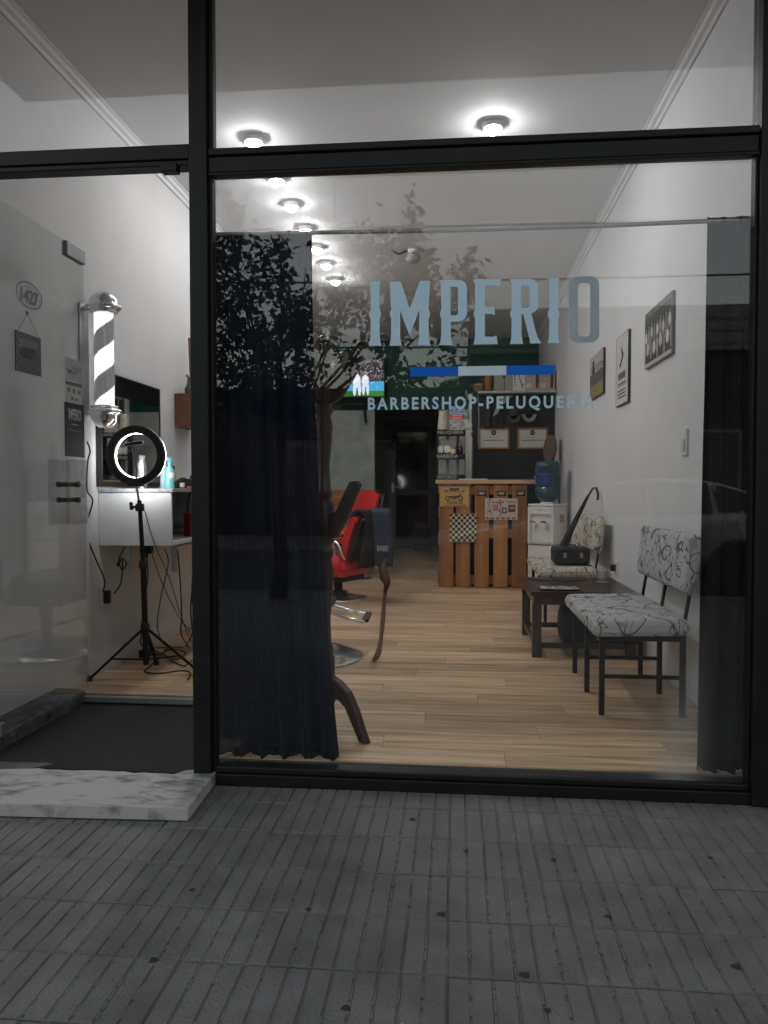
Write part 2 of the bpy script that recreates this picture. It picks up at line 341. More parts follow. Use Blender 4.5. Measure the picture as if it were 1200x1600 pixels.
# street tree behind the camera, mirrored in the window
def tree():
    t = thing('street_tree', (-1.9, -5.1, PZ), 'small leafy street tree growing at the kerb, mirrored in window', 'tree')
    bark = M('bark', (.05, .04, .032), .9, var=.4, scale=14, bump=.8, bscale=30)
    leafm = two_tone('leaf', (.010, .016, .007), (.026, .04, .016), 3, .3, .7, .55)
    mb = MB(); base = Vector((-1.9, -5.1, PZ))
    fork = Vector((-1.85, -5.1, 1.75))
    mb.tube([base, base+Vector((.03, 0, .5)), base+Vector((-.02, .02, 1.2)), fork], [.1, .075, .065, .06], 10)
    lobes = [((372, 430), 88, 165, 900), ((440, 470), 62, 130, 520), ((350, 330), 42, 80, 200), ((455, 590), 55, 85, 300), ((395, 570), 80, 90, 620), ((360, 500), 60, 90, 380), ((385, 622), 85, 34, 520), ((470, 618), 48, 34, 320), ((470, 500), 40, 90, 300),
             ((628, 470), 72, 105, 900), ((645, 400), 34, 90, 330), ((560, 430), 62, 100, 420), ((700, 480), 48, 75, 300), ((525, 350), 48, 75, 210),
             ((600, 590), 88, 70, 600), ((715, 610), 42, 85, 330), ((660, 690), 58, 62, 280), ((520, 520), 52, 90, 260), ((720, 445), 30, 50, 110)]
    mb2 = MB()
    for (px, py), rx, ry, n in lobes:
        c = at(px, py, Y=5.1); c = Vector((c.x, -c.y, c.z)); k = 8.05/F
        ax, az = rx*k, ry*k
        mid = (fork+c)/2 + Vector((rnd.uniform(-.1, .1), rnd.uniform(-.1, .1), -.12))
        mb.tube([fork-Vector((0, 0, .05)), mid, c, c+Vector((rnd.uniform(-.1, .1), 0, az*.9))], [.024, .015, .009, .003], 6)
        twigs = []
        for q in range(max(5, n//28)):
            th = rnd.uniform(0, 6.28); rr = rnd.uniform(.5, 1.05); e = c + Vector((ax*rr*math.cos(th), rnd.uniform(-.5, .5)*ax, az*rr*math.sin(th)))
            s = c + (e-c)*.1; m_ = (s+e)/2+Vector((0, 0, .05)); mb.tube([s, m_, e], [.005, .004, .002], 4, False); twigs.append((s, m_, e))
        for q in range(n):
            s, m_, e = rnd.choice(twigs); u = rnd.random()**.6
            p = (s*(1-u)+e*u) + Vector((rnd.gauss(0, .05), rnd.gauss(0, .06), rnd.gauss(0, .055)))
            L = rnd.uniform(.06, .125); wd = L*rnd.uniform(.42, .62)
            a = Vector((rnd.gauss(0, 1), rnd.gauss(0, .5), rnd.gauss(-.3, .8))).normalized(); b = a.cross(Vector((rnd.gauss(0, 1), rnd.gauss(0, 1), rnd.gauss(0, 1)))).normalized()
            mb2.add([p, p+a*L*.45+b*wd*.5, p+a*L, p+a*L*.45-b*wd*.5], [(0, 1, 2, 3)])
    mb.build('trunk', bark, t); mb2.build('crown', leafm, t)
tree()

# parked car, mirrored low in the right of the glass
def car():
    R = thing('parked_car', (1.9, -7.0, -.2), 'dark grey hatchback parked along the kerb opposite the shop', 'car')
    paint = M('car_paint', (.32, .32, .33), .25, .3, var=.04, coat=.6); gl = M('car_glass', (.01, .012, .014), .05)
    st = [(-2.12,.38,.62,.66,.55,.5),(-1.95,.22,.74,.78,.74,.66),(-1.3,.2,.84,.9,.84,.76),(-.95,.2,.9,.95,.86,.78),(-.25,.2,.93,1.38,.86,.62),
          (.5,.2,.95,1.46,.86,.63),(1.2,.2,.98,1.42,.86,.61),(1.75,.22,1.0,1.2,.85,.62),(2.0,.3,.98,1.02,.78,.66),(2.1,.42,.8,.84,.62,.55)]
    vs = []; fs = []
    for x, z0, zb, zt, wb, wt in st:
        for y, z in ((-wb*.8, z0), (-wb, z0+.15), (-wb, zb-.08), (-wb*.97, zb), (-wt, zt-.05), (-wt*.7, zt), (wt*.7, zt), (wt, zt-.05), (wb*.97, zb), (wb, zb-.08), (wb, z0+.15), (wb*.8, z0)): vs.append((1.9+x, -7.0+y, -.2+z))
    n = 12
    for i in range(len(st)-1):
        for k in range(n): fs.append((i*n+k, i*n+(k+1) % n, (i+1)*n+(k+1) % n, (i+1)*n+k))
    fs.append(tuple(range(n))); fs.append(tuple(range((len(st)-1)*n, len(st)*n))[::-1])
    MB().add(vs, fs, True).build('body', paint, R, sub=2)
    for s in (-1, 1):
        for poly in ([(-.72,.97),(.28,.99),(.28,1.36),(-.22,1.33)], [(.36,.99),(1.02,1.02),(1.0,1.36),(.36,1.38)], [(1.1,1.03),(1.62,1.06),(1.42,1.24),(1.1,1.34)]):
            pts = []
            for x, z in poly:
                y = .865-(z-.95)*.5; pts += [Vector((1.9+x, -7.0+s*y, -.2+z))]
            un = Vector((0, s, .3)).normalized()
            mb = MB().add(pts+[p+un*.012 for p in pts], [(0,1,2,3)[::-s],(4,5,6,7)[::s],(0,1,5,4),(1,2,6,5),(2,3,7,6),(3,0,4,7)]); mb.build('window', gl, R)
        for x in (-1.32, 1.32):
            wy = -7.0+s*.76
            ty = MB().lathe([(.16,-.1),(.29,-.1),(.31,-.06),(.31,.06),(.29,.1),(.16,.1)], (1.9+x, wy, .11), 26, 'y').build('tyre', black_matte, R)
            rm = MB().lathe([(.0,.06*s),(.05,.085*s),(.17,.07*s),(.19,.1*s),(.2,.09*s)], (1.9+x, wy, .11), 20, 'y').build('rim', steel, ty)
            MB().lathe([(.35,-.02),(.39,-.02),(.39,.02),(.35,.02)], (1.9+x, -7.0+s*.845, .13), 26, 'y').build('wheel_arch', black_matte, R)
        MB().box(-.22-.02, -.05, -7.0+s*.66-.1, -7.0+s*.66+.1, .42, .54).build('headlight', M('lamp_glass', (.6, .6, .6), .1), R, .02)
        MB().box(3.86, 3.98, -7.0+s*.66-.08, -7.0+s*.66+.08, .58, .74).build('tail_light', M('tail_red', (.25, .01, .01), .2), R, .02)
        MB().box(1.1, 1.28, -7.0+s*.95-.07, -7.0+s*.95+.07, .78, .9).build('mirror', paint, R, .03)
car()

# ------------------------------------------------------------ setting: the shop's shell
XL, XR, YB, H = -2.11, 1.217, 8.83, 3.36
def struct(name, mb, m, **k): return tag(mb.build(name, m, **k), kind='structure')
struct('ceiling', MB().box(XL-.1, XR+.1, .1, YB+.1, H, H+.12), ceil_white)
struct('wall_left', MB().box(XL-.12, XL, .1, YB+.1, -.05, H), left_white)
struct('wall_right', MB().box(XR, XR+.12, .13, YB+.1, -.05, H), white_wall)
green = M('green_paint', (.004, .075, .050), .6, var=.15, scale=2.5, bump=.1)
wash = two_tone('washed_green_plaster', (.38, .50, .44), (.70, .74, .68), 2.6, .32, .62, .8, None, .2, dist=.4)
XO0, XO1, ZO = -1.265, -.28, 2.3
struct('wall_back', MB().box(XL, XO0, YB, YB+.12, -.05, ZO).box(XO1, XR, YB, YB+.12, -.05, ZO), wash)
struct('back_band', MB().box(XL, XR, YB-.02, YB+.12, ZO+.002, H-.002), green)
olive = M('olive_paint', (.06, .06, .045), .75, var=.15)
YD = 11.2
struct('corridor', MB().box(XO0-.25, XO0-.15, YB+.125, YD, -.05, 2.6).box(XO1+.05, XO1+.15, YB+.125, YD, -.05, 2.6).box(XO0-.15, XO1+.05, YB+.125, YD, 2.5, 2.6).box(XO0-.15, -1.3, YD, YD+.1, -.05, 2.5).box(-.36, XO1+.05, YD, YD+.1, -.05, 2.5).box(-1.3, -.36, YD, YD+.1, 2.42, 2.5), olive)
# cornices
def cornice(x, s):
    mb = MB(); prof = [(0, 0), (.095, 0), (.095, -.012), (.07, -.02), (.06, -.05), (.03, -.062), (.018, -.095), (0, -.095)]
    mb.prism([(s*a*.62, b*.62) for a, b in prof], (x, .13, H-.002), (1, 0, 0), (0, 0, 1), (0, 1, 0), YB-.16)
    return struct('cornice', mb, ceil_white)
cornice(XL+.001, 1); cornice(XR-.001, -1)
# floor of wood-look planks
fl = struct('floor', MB().box(XL, XR, .93, 11.25, -.06, -.006).box(-1.0, XR, .09, .93, -.06, -.006), grout)
plank_m = two_tone('floor_plank', (.30, .195, .11), (.86, .64, .41), 7, .3, .72, .38, (.22, 3.4, 1), .06, dist=.35, obj_rand=True, c3=(.62, .44, .275))
PW, PLn = .178, 1.2
pm = {}
def plank(x0, x1, y0, y1):
    L = round(x1-x0, 3); key = (L, round(y1-y0, 3))
    if key not in pm:
        o = MB().box(-L/2, L/2, -(y1-y0)/2, (y1-y0)/2, -.012, 0).build('plank', plank_m, None, raw=True); pm[key] = o.data; k = o
        bpy.data.objects.remove(o)
    o = bpy.data.objects.new('plank', pm[key]); COL.objects.link(o); o.parent = fl
    o.location = Vector(((x0+x1)/2, (y0+y1)/2, rnd.uniform(-.0006, .0004))) - fl.location
r = 0; y = .095
while y < 11.2:
    y1 = min(y+PW-.002, 11.2)
    xa = XL+.002 if y > .9 else -1.0
    if y >= 8.8: xa, xb = XO0-.14, XO1+.04
    else: xb = XR-.002
    x = xa; first = True; off = (r*.43 % 1)*PLn
    while x < xb-.02:
        x1 = min(x + (PLn-off if first and off < PLn-.05 else PLn), xb); first = False
        if xb-x1 < .08: x1 = xb
        plank(x, x1-.002, y, y1); x = x1
    y += PW; r += 1
struct('entrance_floor', MB().box(-2.0, -1.0, -.02, .898, -.058, -.028), M('dark_screed', (.026, .026, .0265), .85, spec=.25, var=.25, scale=3, bump=.25, bscale=50))
tag(MB().box(-1.955, -1.0, .888, .925, -.02, .006).build('threshold_strip', M('aluminium', (.6, .6, .6), .38, .9, var=.1)), 'bright aluminium edging strip where the dark entrance floor meets planks', 'floor trim')
ledge_m = two_tone('chipped_plaster', (.03, .03, .03), (.12, .12, .12), 14, .38, .62, .85, None, .4)
lg = MB().grid(lambda u, v: Vector((XL+.001, .1+u*.82, .0)) if 0 else (lambda t: Vector((t[0], .1+u*.82, t[1])))([(-1.955+.003*math.sin(u*37), -.06), (-1.953+.003*math.sin(u*41), .010), (-1.960+.003*math.sin(u*53), .030+.003*math.sin(u*23)), (-1.99, .038+.002*math.sin(u*31)), (XL, .04)][int(round(v*4))]), 26, 4, False)
lo = tag(lg.build('wall_ledge', ledge_m, solid=.004), 'low chipped plaster ledge along the foot of the white wall beside entrance', 'ledge')
# marble slabs before the door
marble = two_tone('worn_marble', (.11, .107, .103), (.47, .46, .44), 9, .30, .52, .6, (1, 2.6, 1), .35, dist=.4)
mb = MB(); n_ = 18; top = []
for i in range(n_+1):
    x = -1.66+i*(.715/n_); top.append((x, -.055 + (.045 if i > 14 else 0) + rnd.uniform(-.008, .008)))
outl = [(-2.2, -.415), (-.935, -.365), (-.945, .0)] + [(x, y) for x, y in top[::-1] if x < -.96] + [(-2.2, -.13)]
mb.prism(outl, (0, 0, PZ+.004), (1, 0, 0), (0, 1, 0), (0, 0, 1), .047)
tag(mb.build('threshold_slab', marble, bevel=.003), 'worn white marble step slab lying on the pavement before the doorway', 'step')
mb = MB().prism([(-2.2, -.118), (-1.70, -.05), (-1.64, .02), (-2.2, .01)], (0, 0, PZ+.004), (1, 0, 0), (0, 1, 0), (0, 0, 1), .045)
tag(mb.build('threshold_slab', two_tone('dark_marble', (.05, .05, .05), (.15, .15, .15), 5, .35, .65, .65, None, .2), bevel=.003), 'small grey cracked stone piece behind the white marble step', 'step')

# ------------------------------------------------------------ storefront
sf = thing('storefront', (0, 0, PZ), 'black metal shopfront frame with large window panes and blue lettering', 'shopfront')
def fr(name, a, b, bev=.004): return box(name, black_metal, sf, a, b, bev)
fr('post', (-1.028, -.045, PZ), (-.957, .05, 3.24))
fr('post', (1.082, -.045, PZ), (1.255, .05, 3.24))
fr('post', (-2.235, -.04, 2.4), (-2.12, .05, 3.24))
fr('transom', (-.955, -.03, 2.312), (1.08, .045, 2.372)); fr('transom', (-.953, -.04, 2.375), (1.078, .04, 2.402))
fr('transom_bead', (-.955, -.036, 2.300), (1.08, -.012, 2.310), .002)
fr('transom', (-2.235, -.035, 2.368), (-1.03, .045, 2.425)); fr('transom', (-2.235, -.03, 2.345), (-1.03, .04, 2.366))
fr('door_stop', (-1.14, -.05, 2.318), (-1.075, -.005, 2.352), .003)
fr('head', (-2.235, -.05, 3.2), (1.255, .05, 3.238))
fr('sill', (-.957, -.03, PZ), (1.082, .06, -.024)); fr('sill', (-.955, -.022, -.022), (1.08, .05, .004), .006)
fr('bead', (-.955, -.022, .006), (-.942, .02, 2.298), .002); fr('bead', (1.07, -.022, .006), (1.08, .02, 2.298), .002)
fr('bead', (-.955, -.02, 2.404), (-.938, .02, 3.198), .002)
def glare_patch(n, l, tc, fac):
    # milky glare painted as a pale film low on the right of the pane
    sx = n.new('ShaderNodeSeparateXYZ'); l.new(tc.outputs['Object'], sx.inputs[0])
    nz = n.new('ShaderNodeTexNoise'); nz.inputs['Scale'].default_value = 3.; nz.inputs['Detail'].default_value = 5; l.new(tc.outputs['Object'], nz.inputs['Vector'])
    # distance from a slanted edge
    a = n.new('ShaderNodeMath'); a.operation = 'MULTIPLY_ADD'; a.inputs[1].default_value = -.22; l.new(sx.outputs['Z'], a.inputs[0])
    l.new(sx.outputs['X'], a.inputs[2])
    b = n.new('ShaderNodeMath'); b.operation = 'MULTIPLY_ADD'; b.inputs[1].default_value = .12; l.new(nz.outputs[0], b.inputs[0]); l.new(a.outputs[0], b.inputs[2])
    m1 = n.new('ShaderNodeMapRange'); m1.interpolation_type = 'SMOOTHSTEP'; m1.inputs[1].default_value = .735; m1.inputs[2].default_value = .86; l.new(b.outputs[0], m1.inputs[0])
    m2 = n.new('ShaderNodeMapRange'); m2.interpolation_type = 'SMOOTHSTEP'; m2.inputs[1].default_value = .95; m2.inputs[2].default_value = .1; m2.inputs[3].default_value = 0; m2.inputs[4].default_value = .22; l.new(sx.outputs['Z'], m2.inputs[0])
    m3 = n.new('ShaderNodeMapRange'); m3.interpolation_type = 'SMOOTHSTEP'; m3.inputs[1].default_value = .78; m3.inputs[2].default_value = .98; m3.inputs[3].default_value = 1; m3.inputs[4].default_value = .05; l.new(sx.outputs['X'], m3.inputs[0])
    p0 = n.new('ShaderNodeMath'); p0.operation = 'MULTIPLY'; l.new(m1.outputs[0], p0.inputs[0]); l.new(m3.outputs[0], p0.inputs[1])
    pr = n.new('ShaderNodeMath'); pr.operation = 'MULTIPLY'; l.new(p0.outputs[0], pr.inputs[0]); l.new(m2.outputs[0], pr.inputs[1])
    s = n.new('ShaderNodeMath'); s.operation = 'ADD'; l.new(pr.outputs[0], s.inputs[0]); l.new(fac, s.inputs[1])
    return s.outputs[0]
glass = glass_mat('window_glass'); glass_d = glass_mat('window_glass_outer', dust=.014, glare_fn=glare_patch)
def pane(name, x0, x1, z0, z1, y=0., m=glass):
    # two glass faces 6 mm apart: outer and inner face of one pane
    return MB().box(x0, x1, y-.003, y+.003, z0, z1).build(name, m, sf)
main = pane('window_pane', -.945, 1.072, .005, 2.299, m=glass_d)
pane('window_pane', -.94, 1.079, 2.403, 3.199); pane('window_pane', -2.119, -1.029, 2.427, 3.199)
# lettering on the big pane
vin = M('blue_vinyl', (.58, .82, .97), .5, var=.02); blue = M('deep_blue_vinyl', (.004, .24, .85), .4, var=.02); pale = M('pale_vinyl', (.82, .93, .98), .5, var=.02)
for vm in (vin, pale, blue):
    n = vm.node_tree.nodes; l = vm.node_tree.links; tl = n.new('ShaderNodeBsdfTranslucent'); mx = n.new('ShaderNodeMixShader'); mx.inputs[0].default_value = .42
    l.new(n['Vector Math'].outputs[0], tl.inputs[0]); l.new(n['Principled BSDF'].outputs[0], mx.inputs[1]); l.new(tl.outputs[0], mx.inputs[2]); l.new(mx.outputs[0], n['Material Output'].inputs[0])
def uv(u, v): return 560+u/3.077, 420+v/3.077
def letter(polys, m_=vin):
    cu = bpy.data.curves.new('l', 'CURVE'); cu.dimensions = '2D'; cu.fill_mode = 'BOTH'
    for p in polys:
        sp = cu.splines.new('POLY'); sp.points.add(len(p)-1); sp.use_cyclic_u = True
        for i, (u, v) in enumerate(p): q = at(*uv(u, v), Y=-.0045); sp.points[i].co = (q.x, q.z, 0, 1)
    ob = bpy.data.objects.new('l', cu); COL.objects.link(ob)
    me = bpy.data.meshes.new_from_object(ob.evaluated_get(bpy.context.evaluated_depsgraph_get()))
    vs = [(v.co.x, -.0045, v.co.y) for v in me.vertices]; fs = [tuple(p.vertices) for p in me.polygons]
    bpy.data.objects.remove(ob); bpy.data.curves.remove(cu)
    return MB().add(vs, fs).build('letter', m_, main)
def rspur(x, t=55, b=368, s=1):   # right edge of a stem, top to bottom
    return [(x+5*s, t), (x, t+22), (x-1*s, 195), (x+6*s, 208), (x+6*s, 226), (x-1*s, 240), (x, 318), (x+3*s, 345), (x+8*s, b)]
letter([rspur(102, 58, 370) + rspur(58, 60, 370, -1)[::-1]])
letter([[(150, 62), (203, 60), (247, 192), (296, 58), (345, 58)] + rspur(338, 58, 368)[2:] + [(285, 368), (292, 335), (293, 196), (246, 322), (200, 198), (201, 335), (208, 370)] + rspur(157, 62, 370, -1)[2:][::-1]])
def arc(cx, cy, rx, ry, a0, a1, n=8): return [(cx+rx*math.cos(rad(a0+(a1-a0)*i/n)), cy+ry*math.sin(rad(a0+(a1-a0)*i/n))) for i in range(n+1)]
letter([[(388, 54), (480, 54)] + arc(484, 92, 38, 38, -80, 0) + arc(480, 212, 42, 42, 0, 90) + [(444, 254), (444, 318), (448, 345), (452, 367)] + rspur(398, 56, 367, -1)[::-1][:-1],
        [(443, 86), (462, 86)] + arc(468, 98, 11, 12, -80, 0, 4) + arc(465, 210, 14, 14, 0, 90, 4) + [(443, 224)]])
letter([[(552, 52), (684, 50), (680, 88), (668, 80), (608, 80), (608, 184), (640, 184), (654, 178), (656, 224), (642, 216), (608, 216), (608, 326), (650, 326), (664, 318), (670, 362)] + rspur(561, 54, 364, -1)[::-1][:-1]])
letter([[(727, 50), (828, 48)] + arc(826, 86, 38, 38, -80, 0) + arc(820, 178, 44, 36, 0, 75) + [(850, 290), (862, 330), (880, 358), (826, 359), (822, 335), (793, 218), (784, 218), (784, 318), (788, 340), (792, 361)] + rspur(736, 52, 362, -1)[::-1][:-1],
        [(783, 80), (806, 80)] + arc(812, 92, 11, 12, -80, 0, 4) + arc(808, 176, 15, 12, 0, 90, 4) + [(783, 188)]])
letter([rspur(961, 44, 356) + rspur(917, 45, 358, -1)[::-1]])
letter([arc(1118, 76, 40, 40, -90, 0) + arc(1118, 314, 40, 40, 0, 90) + arc(1052, 316, 40, 40, 90, 180) + arc(1052, 78, 40, 40, 180, 270),
        (arc(1098, 88, 16, 20, -90, 0) + arc(1098, 306, 16, 20, 0, 90) + arc(1072, 306, 16, 20, 90, 180) + arc(1072, 88, 16, 20, 180, 270))], M('dull_vinyl', (.42, .50, .55), .55, var=.15, scale=9))  # last letter is a greyer, duller blue than the others
a, b, c_, d_ = (at(x, 580, Y=0).x for x in (641, 716, 791, 867)); z0, z1 = 1.5265, 1.562
for x0, x1, m in ((a, b, blue), (b, c_, pale), (c_, d_, blue)): MB().box(x0, x1, -.0046, -.0041, z0, z1).build('stripe', m, main)
text('lettering', 'BARBERSHOP-PELUQUERÍA', vin, main, (-.341, -.0041, 1.392), (1, 0, 0), (0, 0, 1), .853, .068, bold=.03, gap=1.35)

# glass door standing open along the left wall
XD = -1.88
dr = thing('glass_door', (XD, .03, .07), 'frameless glass door swung open along the white wall', 'door')
MB().box(XD-.005, XD+.005, .03, .80, .075, 2.287).build('door_pane', glass_mat('door_glass', (.93, .94, .94), .045, dust=.10), dr)
def onx(px, py, dx=.006): return at(px, py, X=XD+dx)
MB().box(XD-.014, XD+.014, .62, .803, 2.222, 2.292).build('corner_fitting', M('fitting', (.16, .16, .16), .5, .6), dr, .004)
MB().box(XD-.014, XD+.014, .03, .06, 2.222, 2.292).build('corner_fitting', M('fitting'), dr, .004)
MB().box(XD-.014, XD+.014, .03, .06, .072, .13).build('corner_fitting', M('fitting'), dr, .004)
Yn = (0, 1, 0); Zn = (0, 0, 1)
hz0, hz1 = onx(100, 820).z, onx(100, 718).z
hy = onx(109, 770).y
acr = glass_mat('acrylic', (.86, .87, .87), .05, dust=.12)
for dx in (.045, -.045): MB().box(XD+dx-.005, XD+dx+.005, hy-.1, hy+.09, hz0, hz1).build('handle_plate', acr, dr, .002)
for z in (onx(108, 757).z, onx(108, 781).z): MB().lathe([(.012, -.056), (.015, -.055), (.015, -.045), (.011, -.04), (.011, .04), (.015, .045), (.015, .055), (.012, .056)], (XD, hy, z), 14, 'x').build('handle_standoff', M('dark_steel', (.06, .06, .06), .4, .7), dr)
# number sticker
c = onx(46, 462); oval = MB(); ro = []; ri = []
for k in range(40):
    t = 2*math.pi*k/40; ro.append(c+Vector((0, .105*math.cos(t), .058*math.sin(t)))); ri.append(c+Vector((0, .099*math.cos(t), .052*math.sin(t))))
oval.add(ro+ri, [(k, (k+1) % 40, 40+(k+1) % 40, 40+k) for k in range(40)]).build('number_ring', grey_ink, dr)
MB().add([p-Vector((.0006, 0, 0)) for p in ro], [tuple(range(40))]).build('number_oval', M('frost', (.42, .42, .42), .6, var=.05), dr)
text('number', '1427', grey_ink, dr, c+Vector((.0006, -.068, -.036)), Yn, Zn, .138, .062, .02)
text('number_caption', 'LA PLATA', grey_ink, dr, c+Vector((.0006, -.034, .031)), Yn, Zn, .07, .009)
# card stickers by the edge
def sticker(px0, px1, py0, py1): p = onx(px0, py1, .0065); q = onx(px1, py0 + 8, .0065); return p, q
p, q = onx(93, 592, .0065), onx(125, 560, .0065)
y0_, y1_ = .60, .765
zA, zB, zC, zD_ = onx(95, 555).z, onx(95, 591).z, onx(95, 625).z, onx(95, 712).z
stk = M('sticker_grey', (.30, .30, .30), .5, var=.05)
MB().box(XD+.0062, XD+.0070, y0_, y1_, zB, zA).build('sticker', stk, dr)
text('sticker_text', 'mercado', grey_ink, dr, (XD+.0072, y0_+.068, zB+.058), Yn, Zn, .085, .018)
text('sticker_text', 'pago', grey_ink, dr, (XD+.0072, y0_+.068, zB+.034), Yn, Zn, .05, .016)
cc = Vector((XD+.0072, y0_+.04, zB+.055)); MB().add([cc+Vector((0, .024*math.cos(t), .022*math.sin(t))) for t in [math.pi+math.pi*k/10 for k in range(11)]] + [cc+Vector((0, .012*math.cos(t), .004+.008*math.sin(t))) for t in [2*math.pi-math.pi*k/10 for k in range(11)]], [tuple(range(22))]).build('sticker_mark', grey_ink, dr)
def cards(u, v):
    if v > .84: return (70, 70, 70)
    for cx, cy in ((.2, .6), (.5, .58), (.83, .55), (.42, .2), (.66, .18)):
        if abs(u-cx) < .085 and abs(v-cy) < (.1 if cy > .4 else .06): return (60, 60, 62) if (int(u*40)+int(v*30)) % 3 else (120, 120, 120)
    return (158, 158, 158)
picture('sticker', dr, (XD+.0066, y0_, zC), Yn, Zn, y1_-y0_, zB-zC-.004, 40, 30, cards)
MB().box(XD+.0062, XD+.0070, y0_-.012, y1_+.018, zD_, zC-.003).build('sticker', M('sticker_black', (.008, .008, .009), .35), dr)
text('sticker_text', 'IMPERIO', M('pale_ink', (.42, .42, .42), .6), dr, (XD+.0072, y0_+.025, zC-.085), Yn, Zn, .125, .055, .02)
text('sticker_text', 'BARBERSHOP-PELUQUERÍA', M('pale_ink'), dr, (XD+.0072, y0_+.025, zC-.14), Yn, Zn, .125, .008)
MB().box(XD+.0071, XD+.0074, y0_+.055, y0_+.12, zC-.108, zC-.104).build('sticker_mark', M('pale_ink'), dr)
MB().box(XD+.0071, XD+.0074, y0_+.0, y1_, zD_+.012, zD_+.016).build('sticker_mark', M('grey_ink'), dr)
# hanging open sign
c = onx(45, 553, .014); hs_ = thing('hanging_sign', c-Vector((0, 0, .09)), 'small dark striped open sign hanging by a cord on glass door', 'sign')
def stripes(u, v):
    if u < .12 or u > .88 or v < .16 or v > .84: return (28, 28, 28) if ((u*12+v*7) % 1.4) < .8 else (98, 98, 98)
    return (92, 92, 92) if v > .6 else (74, 74, 74)
MB().box(c.x-.004, c.x-.0005, c.y-.10, c.y+.10, c.z-.085, c.z+.085).build('board', black_matte, hs_)
picture('face', hs_, (c.x, c.y-.10, c.z-.085), Yn, Zn, .2, .17, 48, 40, stripes)
text('lettering', 'ABIERTO', ink, hs_, (c.x+.0006, c.y-.066, c.z-.022), Yn, Zn, .132, .048, .02)
for s in (-1, 1): MB().tube([(c.x, c.y+s*.085, c.z+.083), (c.x-.004, c.y, c.z+.175)], .0012, 5).build('cord', M('cord_grey', (.12, .12, .12)), hs_)
MB().lathe([(.0, -.004), (.008, -.003), (.008, .003), (0, .004)], (c.x-.004, c.y, c.z+.178), 10, 'x').build('suction_hook', M('cord_grey'), hs_)

# ------------------------------------------------------------ ceiling lamps
bulb_m = M('lamp_glow', (.9, .9, .9), .5, emis=(1, .99, .975), estr=BULB, var=0)
bulb_m2 = M('lamp_glow_strong', (.9, .9, .9), .5, emis=(1, .99, .975), estr=BULB*1.35, var=0)
def lamp(x, y, label, group=None, lit=True, bm_=bulb_m):
    t = thing('ceiling_lamp', (x, y, H), label, 'lamp', group)
    MB().lathe([(.025, 0), (.060, -.002), (.067, -.008), (.066, -.022), (.058, -.035), (.051, -.032), (.047, -.010), (.025, -.007)], (x, y, H-.001), 24).build('rim', M('lamp_rim', (.7, .7, .7), .4, 0), t)
    MB().lathe([(.0, -.07), (.022, -.067), (.037, -.054), (.043, -.037), (.04, -.02), (.03, -.012)], (x, y, H), 16).build('bulb', bm_ if lit else M('dead_bulb', (.5, .5, .5), .15), t)
for y in (1.975, 2.608, 3.12, 3.684, 4.221, 4.741, 5.337):
    lamp(-1.31, y, 'lit round ceiling spotlight in the long row above barber chairs', 'row of lit ceiling spotlights')
lamp(.215, 1.926, 'single lit round ceiling spotlight standing alone away from the row', bm_=bulb_m2)
# unlit bare fixture in the middle of the ceiling
x, y = -.422, 4.402; t = thing('bare_ceiling_lamp', (x, y, H), 'unlit glass ceiling fixture with dark wires in the ceiling middle', 'lamp')
MB().lathe([(.05, 0), (.05, -.015), (.03, -.03), (.0, -.032)], (x, y, H-.001), 18).build('base', white_plastic, t)
MB().lathe([(.02, -.03), (.06, -.05), (.075, -.09), (.05, -.12), (.0, -.13)], (x, y, H), 18).build('glass_shade', M('smoked_glass', (.35, .35, .34), .08, spec=.8), t)
MB().tube([(x-.05, y, H-.01), (x-.14, y, H-.04), (x-.2, y-.02, H-.005)], .008, 6).build('wire', black_plastic, t)

# ------------------------------------------------------------ curtains and rod
YC = .115
rodm = M('rod_grey', (.36, .36, .36), .4, .4)
rd = thing('curtain_rod', (0, YC, 2.11), 'thin grey curtain rod across the inside of the window', 'curtain rod')
MB().tube([(-1.0, YC, 2.127), (0, YC, 2.112), (.6, YC, 2.112), (1.2, YC, 2.12)], .0085, 8).build('rod', rodm, rd)
for x in (-1.0, 1.19): MB().lathe([(.024, -.012), (.026, 0), (.02, .012), (.01, .02)], (x, YC, 2.118), 14, 'x').build('end_bracket', rodm, rd)
cloth = two_tone('navy_weave', (.0006, .0028, .011), (.003, .010, .029), 5, .3, .75, .85, (9, 9, .5), .1, spec=.15)
def curtain(name, x0, x1, xb0, xb1, ztop, zbot, folds, amp, m, label, seed):
    r_ = random.Random(seed); ph = [r_.uniform(0, 6.28) for _ in range(6)]
    def fn(u, v):
        z = zbot + (ztop-zbot)*v; a0 = xb0+(x0-xb0)*v; a1 = xb1+(x1-xb1)*(1-(1-v)**2)
        x = a0+(a1-a0)*(u+.012*math.sin(u*folds*6.28+ph[0]+v))
        w_ = math.sin(u*folds*6.28+ph[1]+.35*math.sin(v*3+ph[2]))+.45*math.sin(u*folds*2.3*6.28+ph[3]+v*.8)+.3*math.sin(u*folds*.45*6.28+ph[4])
        return Vector((x, YC+amp*w_*(1.0-.8*max(0, v-.55)/.45), z+.0012*math.sin(u*folds*6.28*.5+ph[5])))
    o = MB().grid(fn, int(folds*26), 34).build(name, m, solid=.003)
    return tag(o, label, 'curtain')
curtain('curtain', -1.0, -.577, -1.0, -.472, 2.128, .002, 5.5, .024, cloth, 'long dark navy curtain drawn to the post beside the doorway', 3)
curtain('curtain', .945, 1.19, .93, 1.19, 2.13, .003, 3.5, .022, M('black_curtain', (.004, .004, .005), .85, var=.3, scale=20, spec=.15), 'narrow black curtain gathered against the right wall', 8)

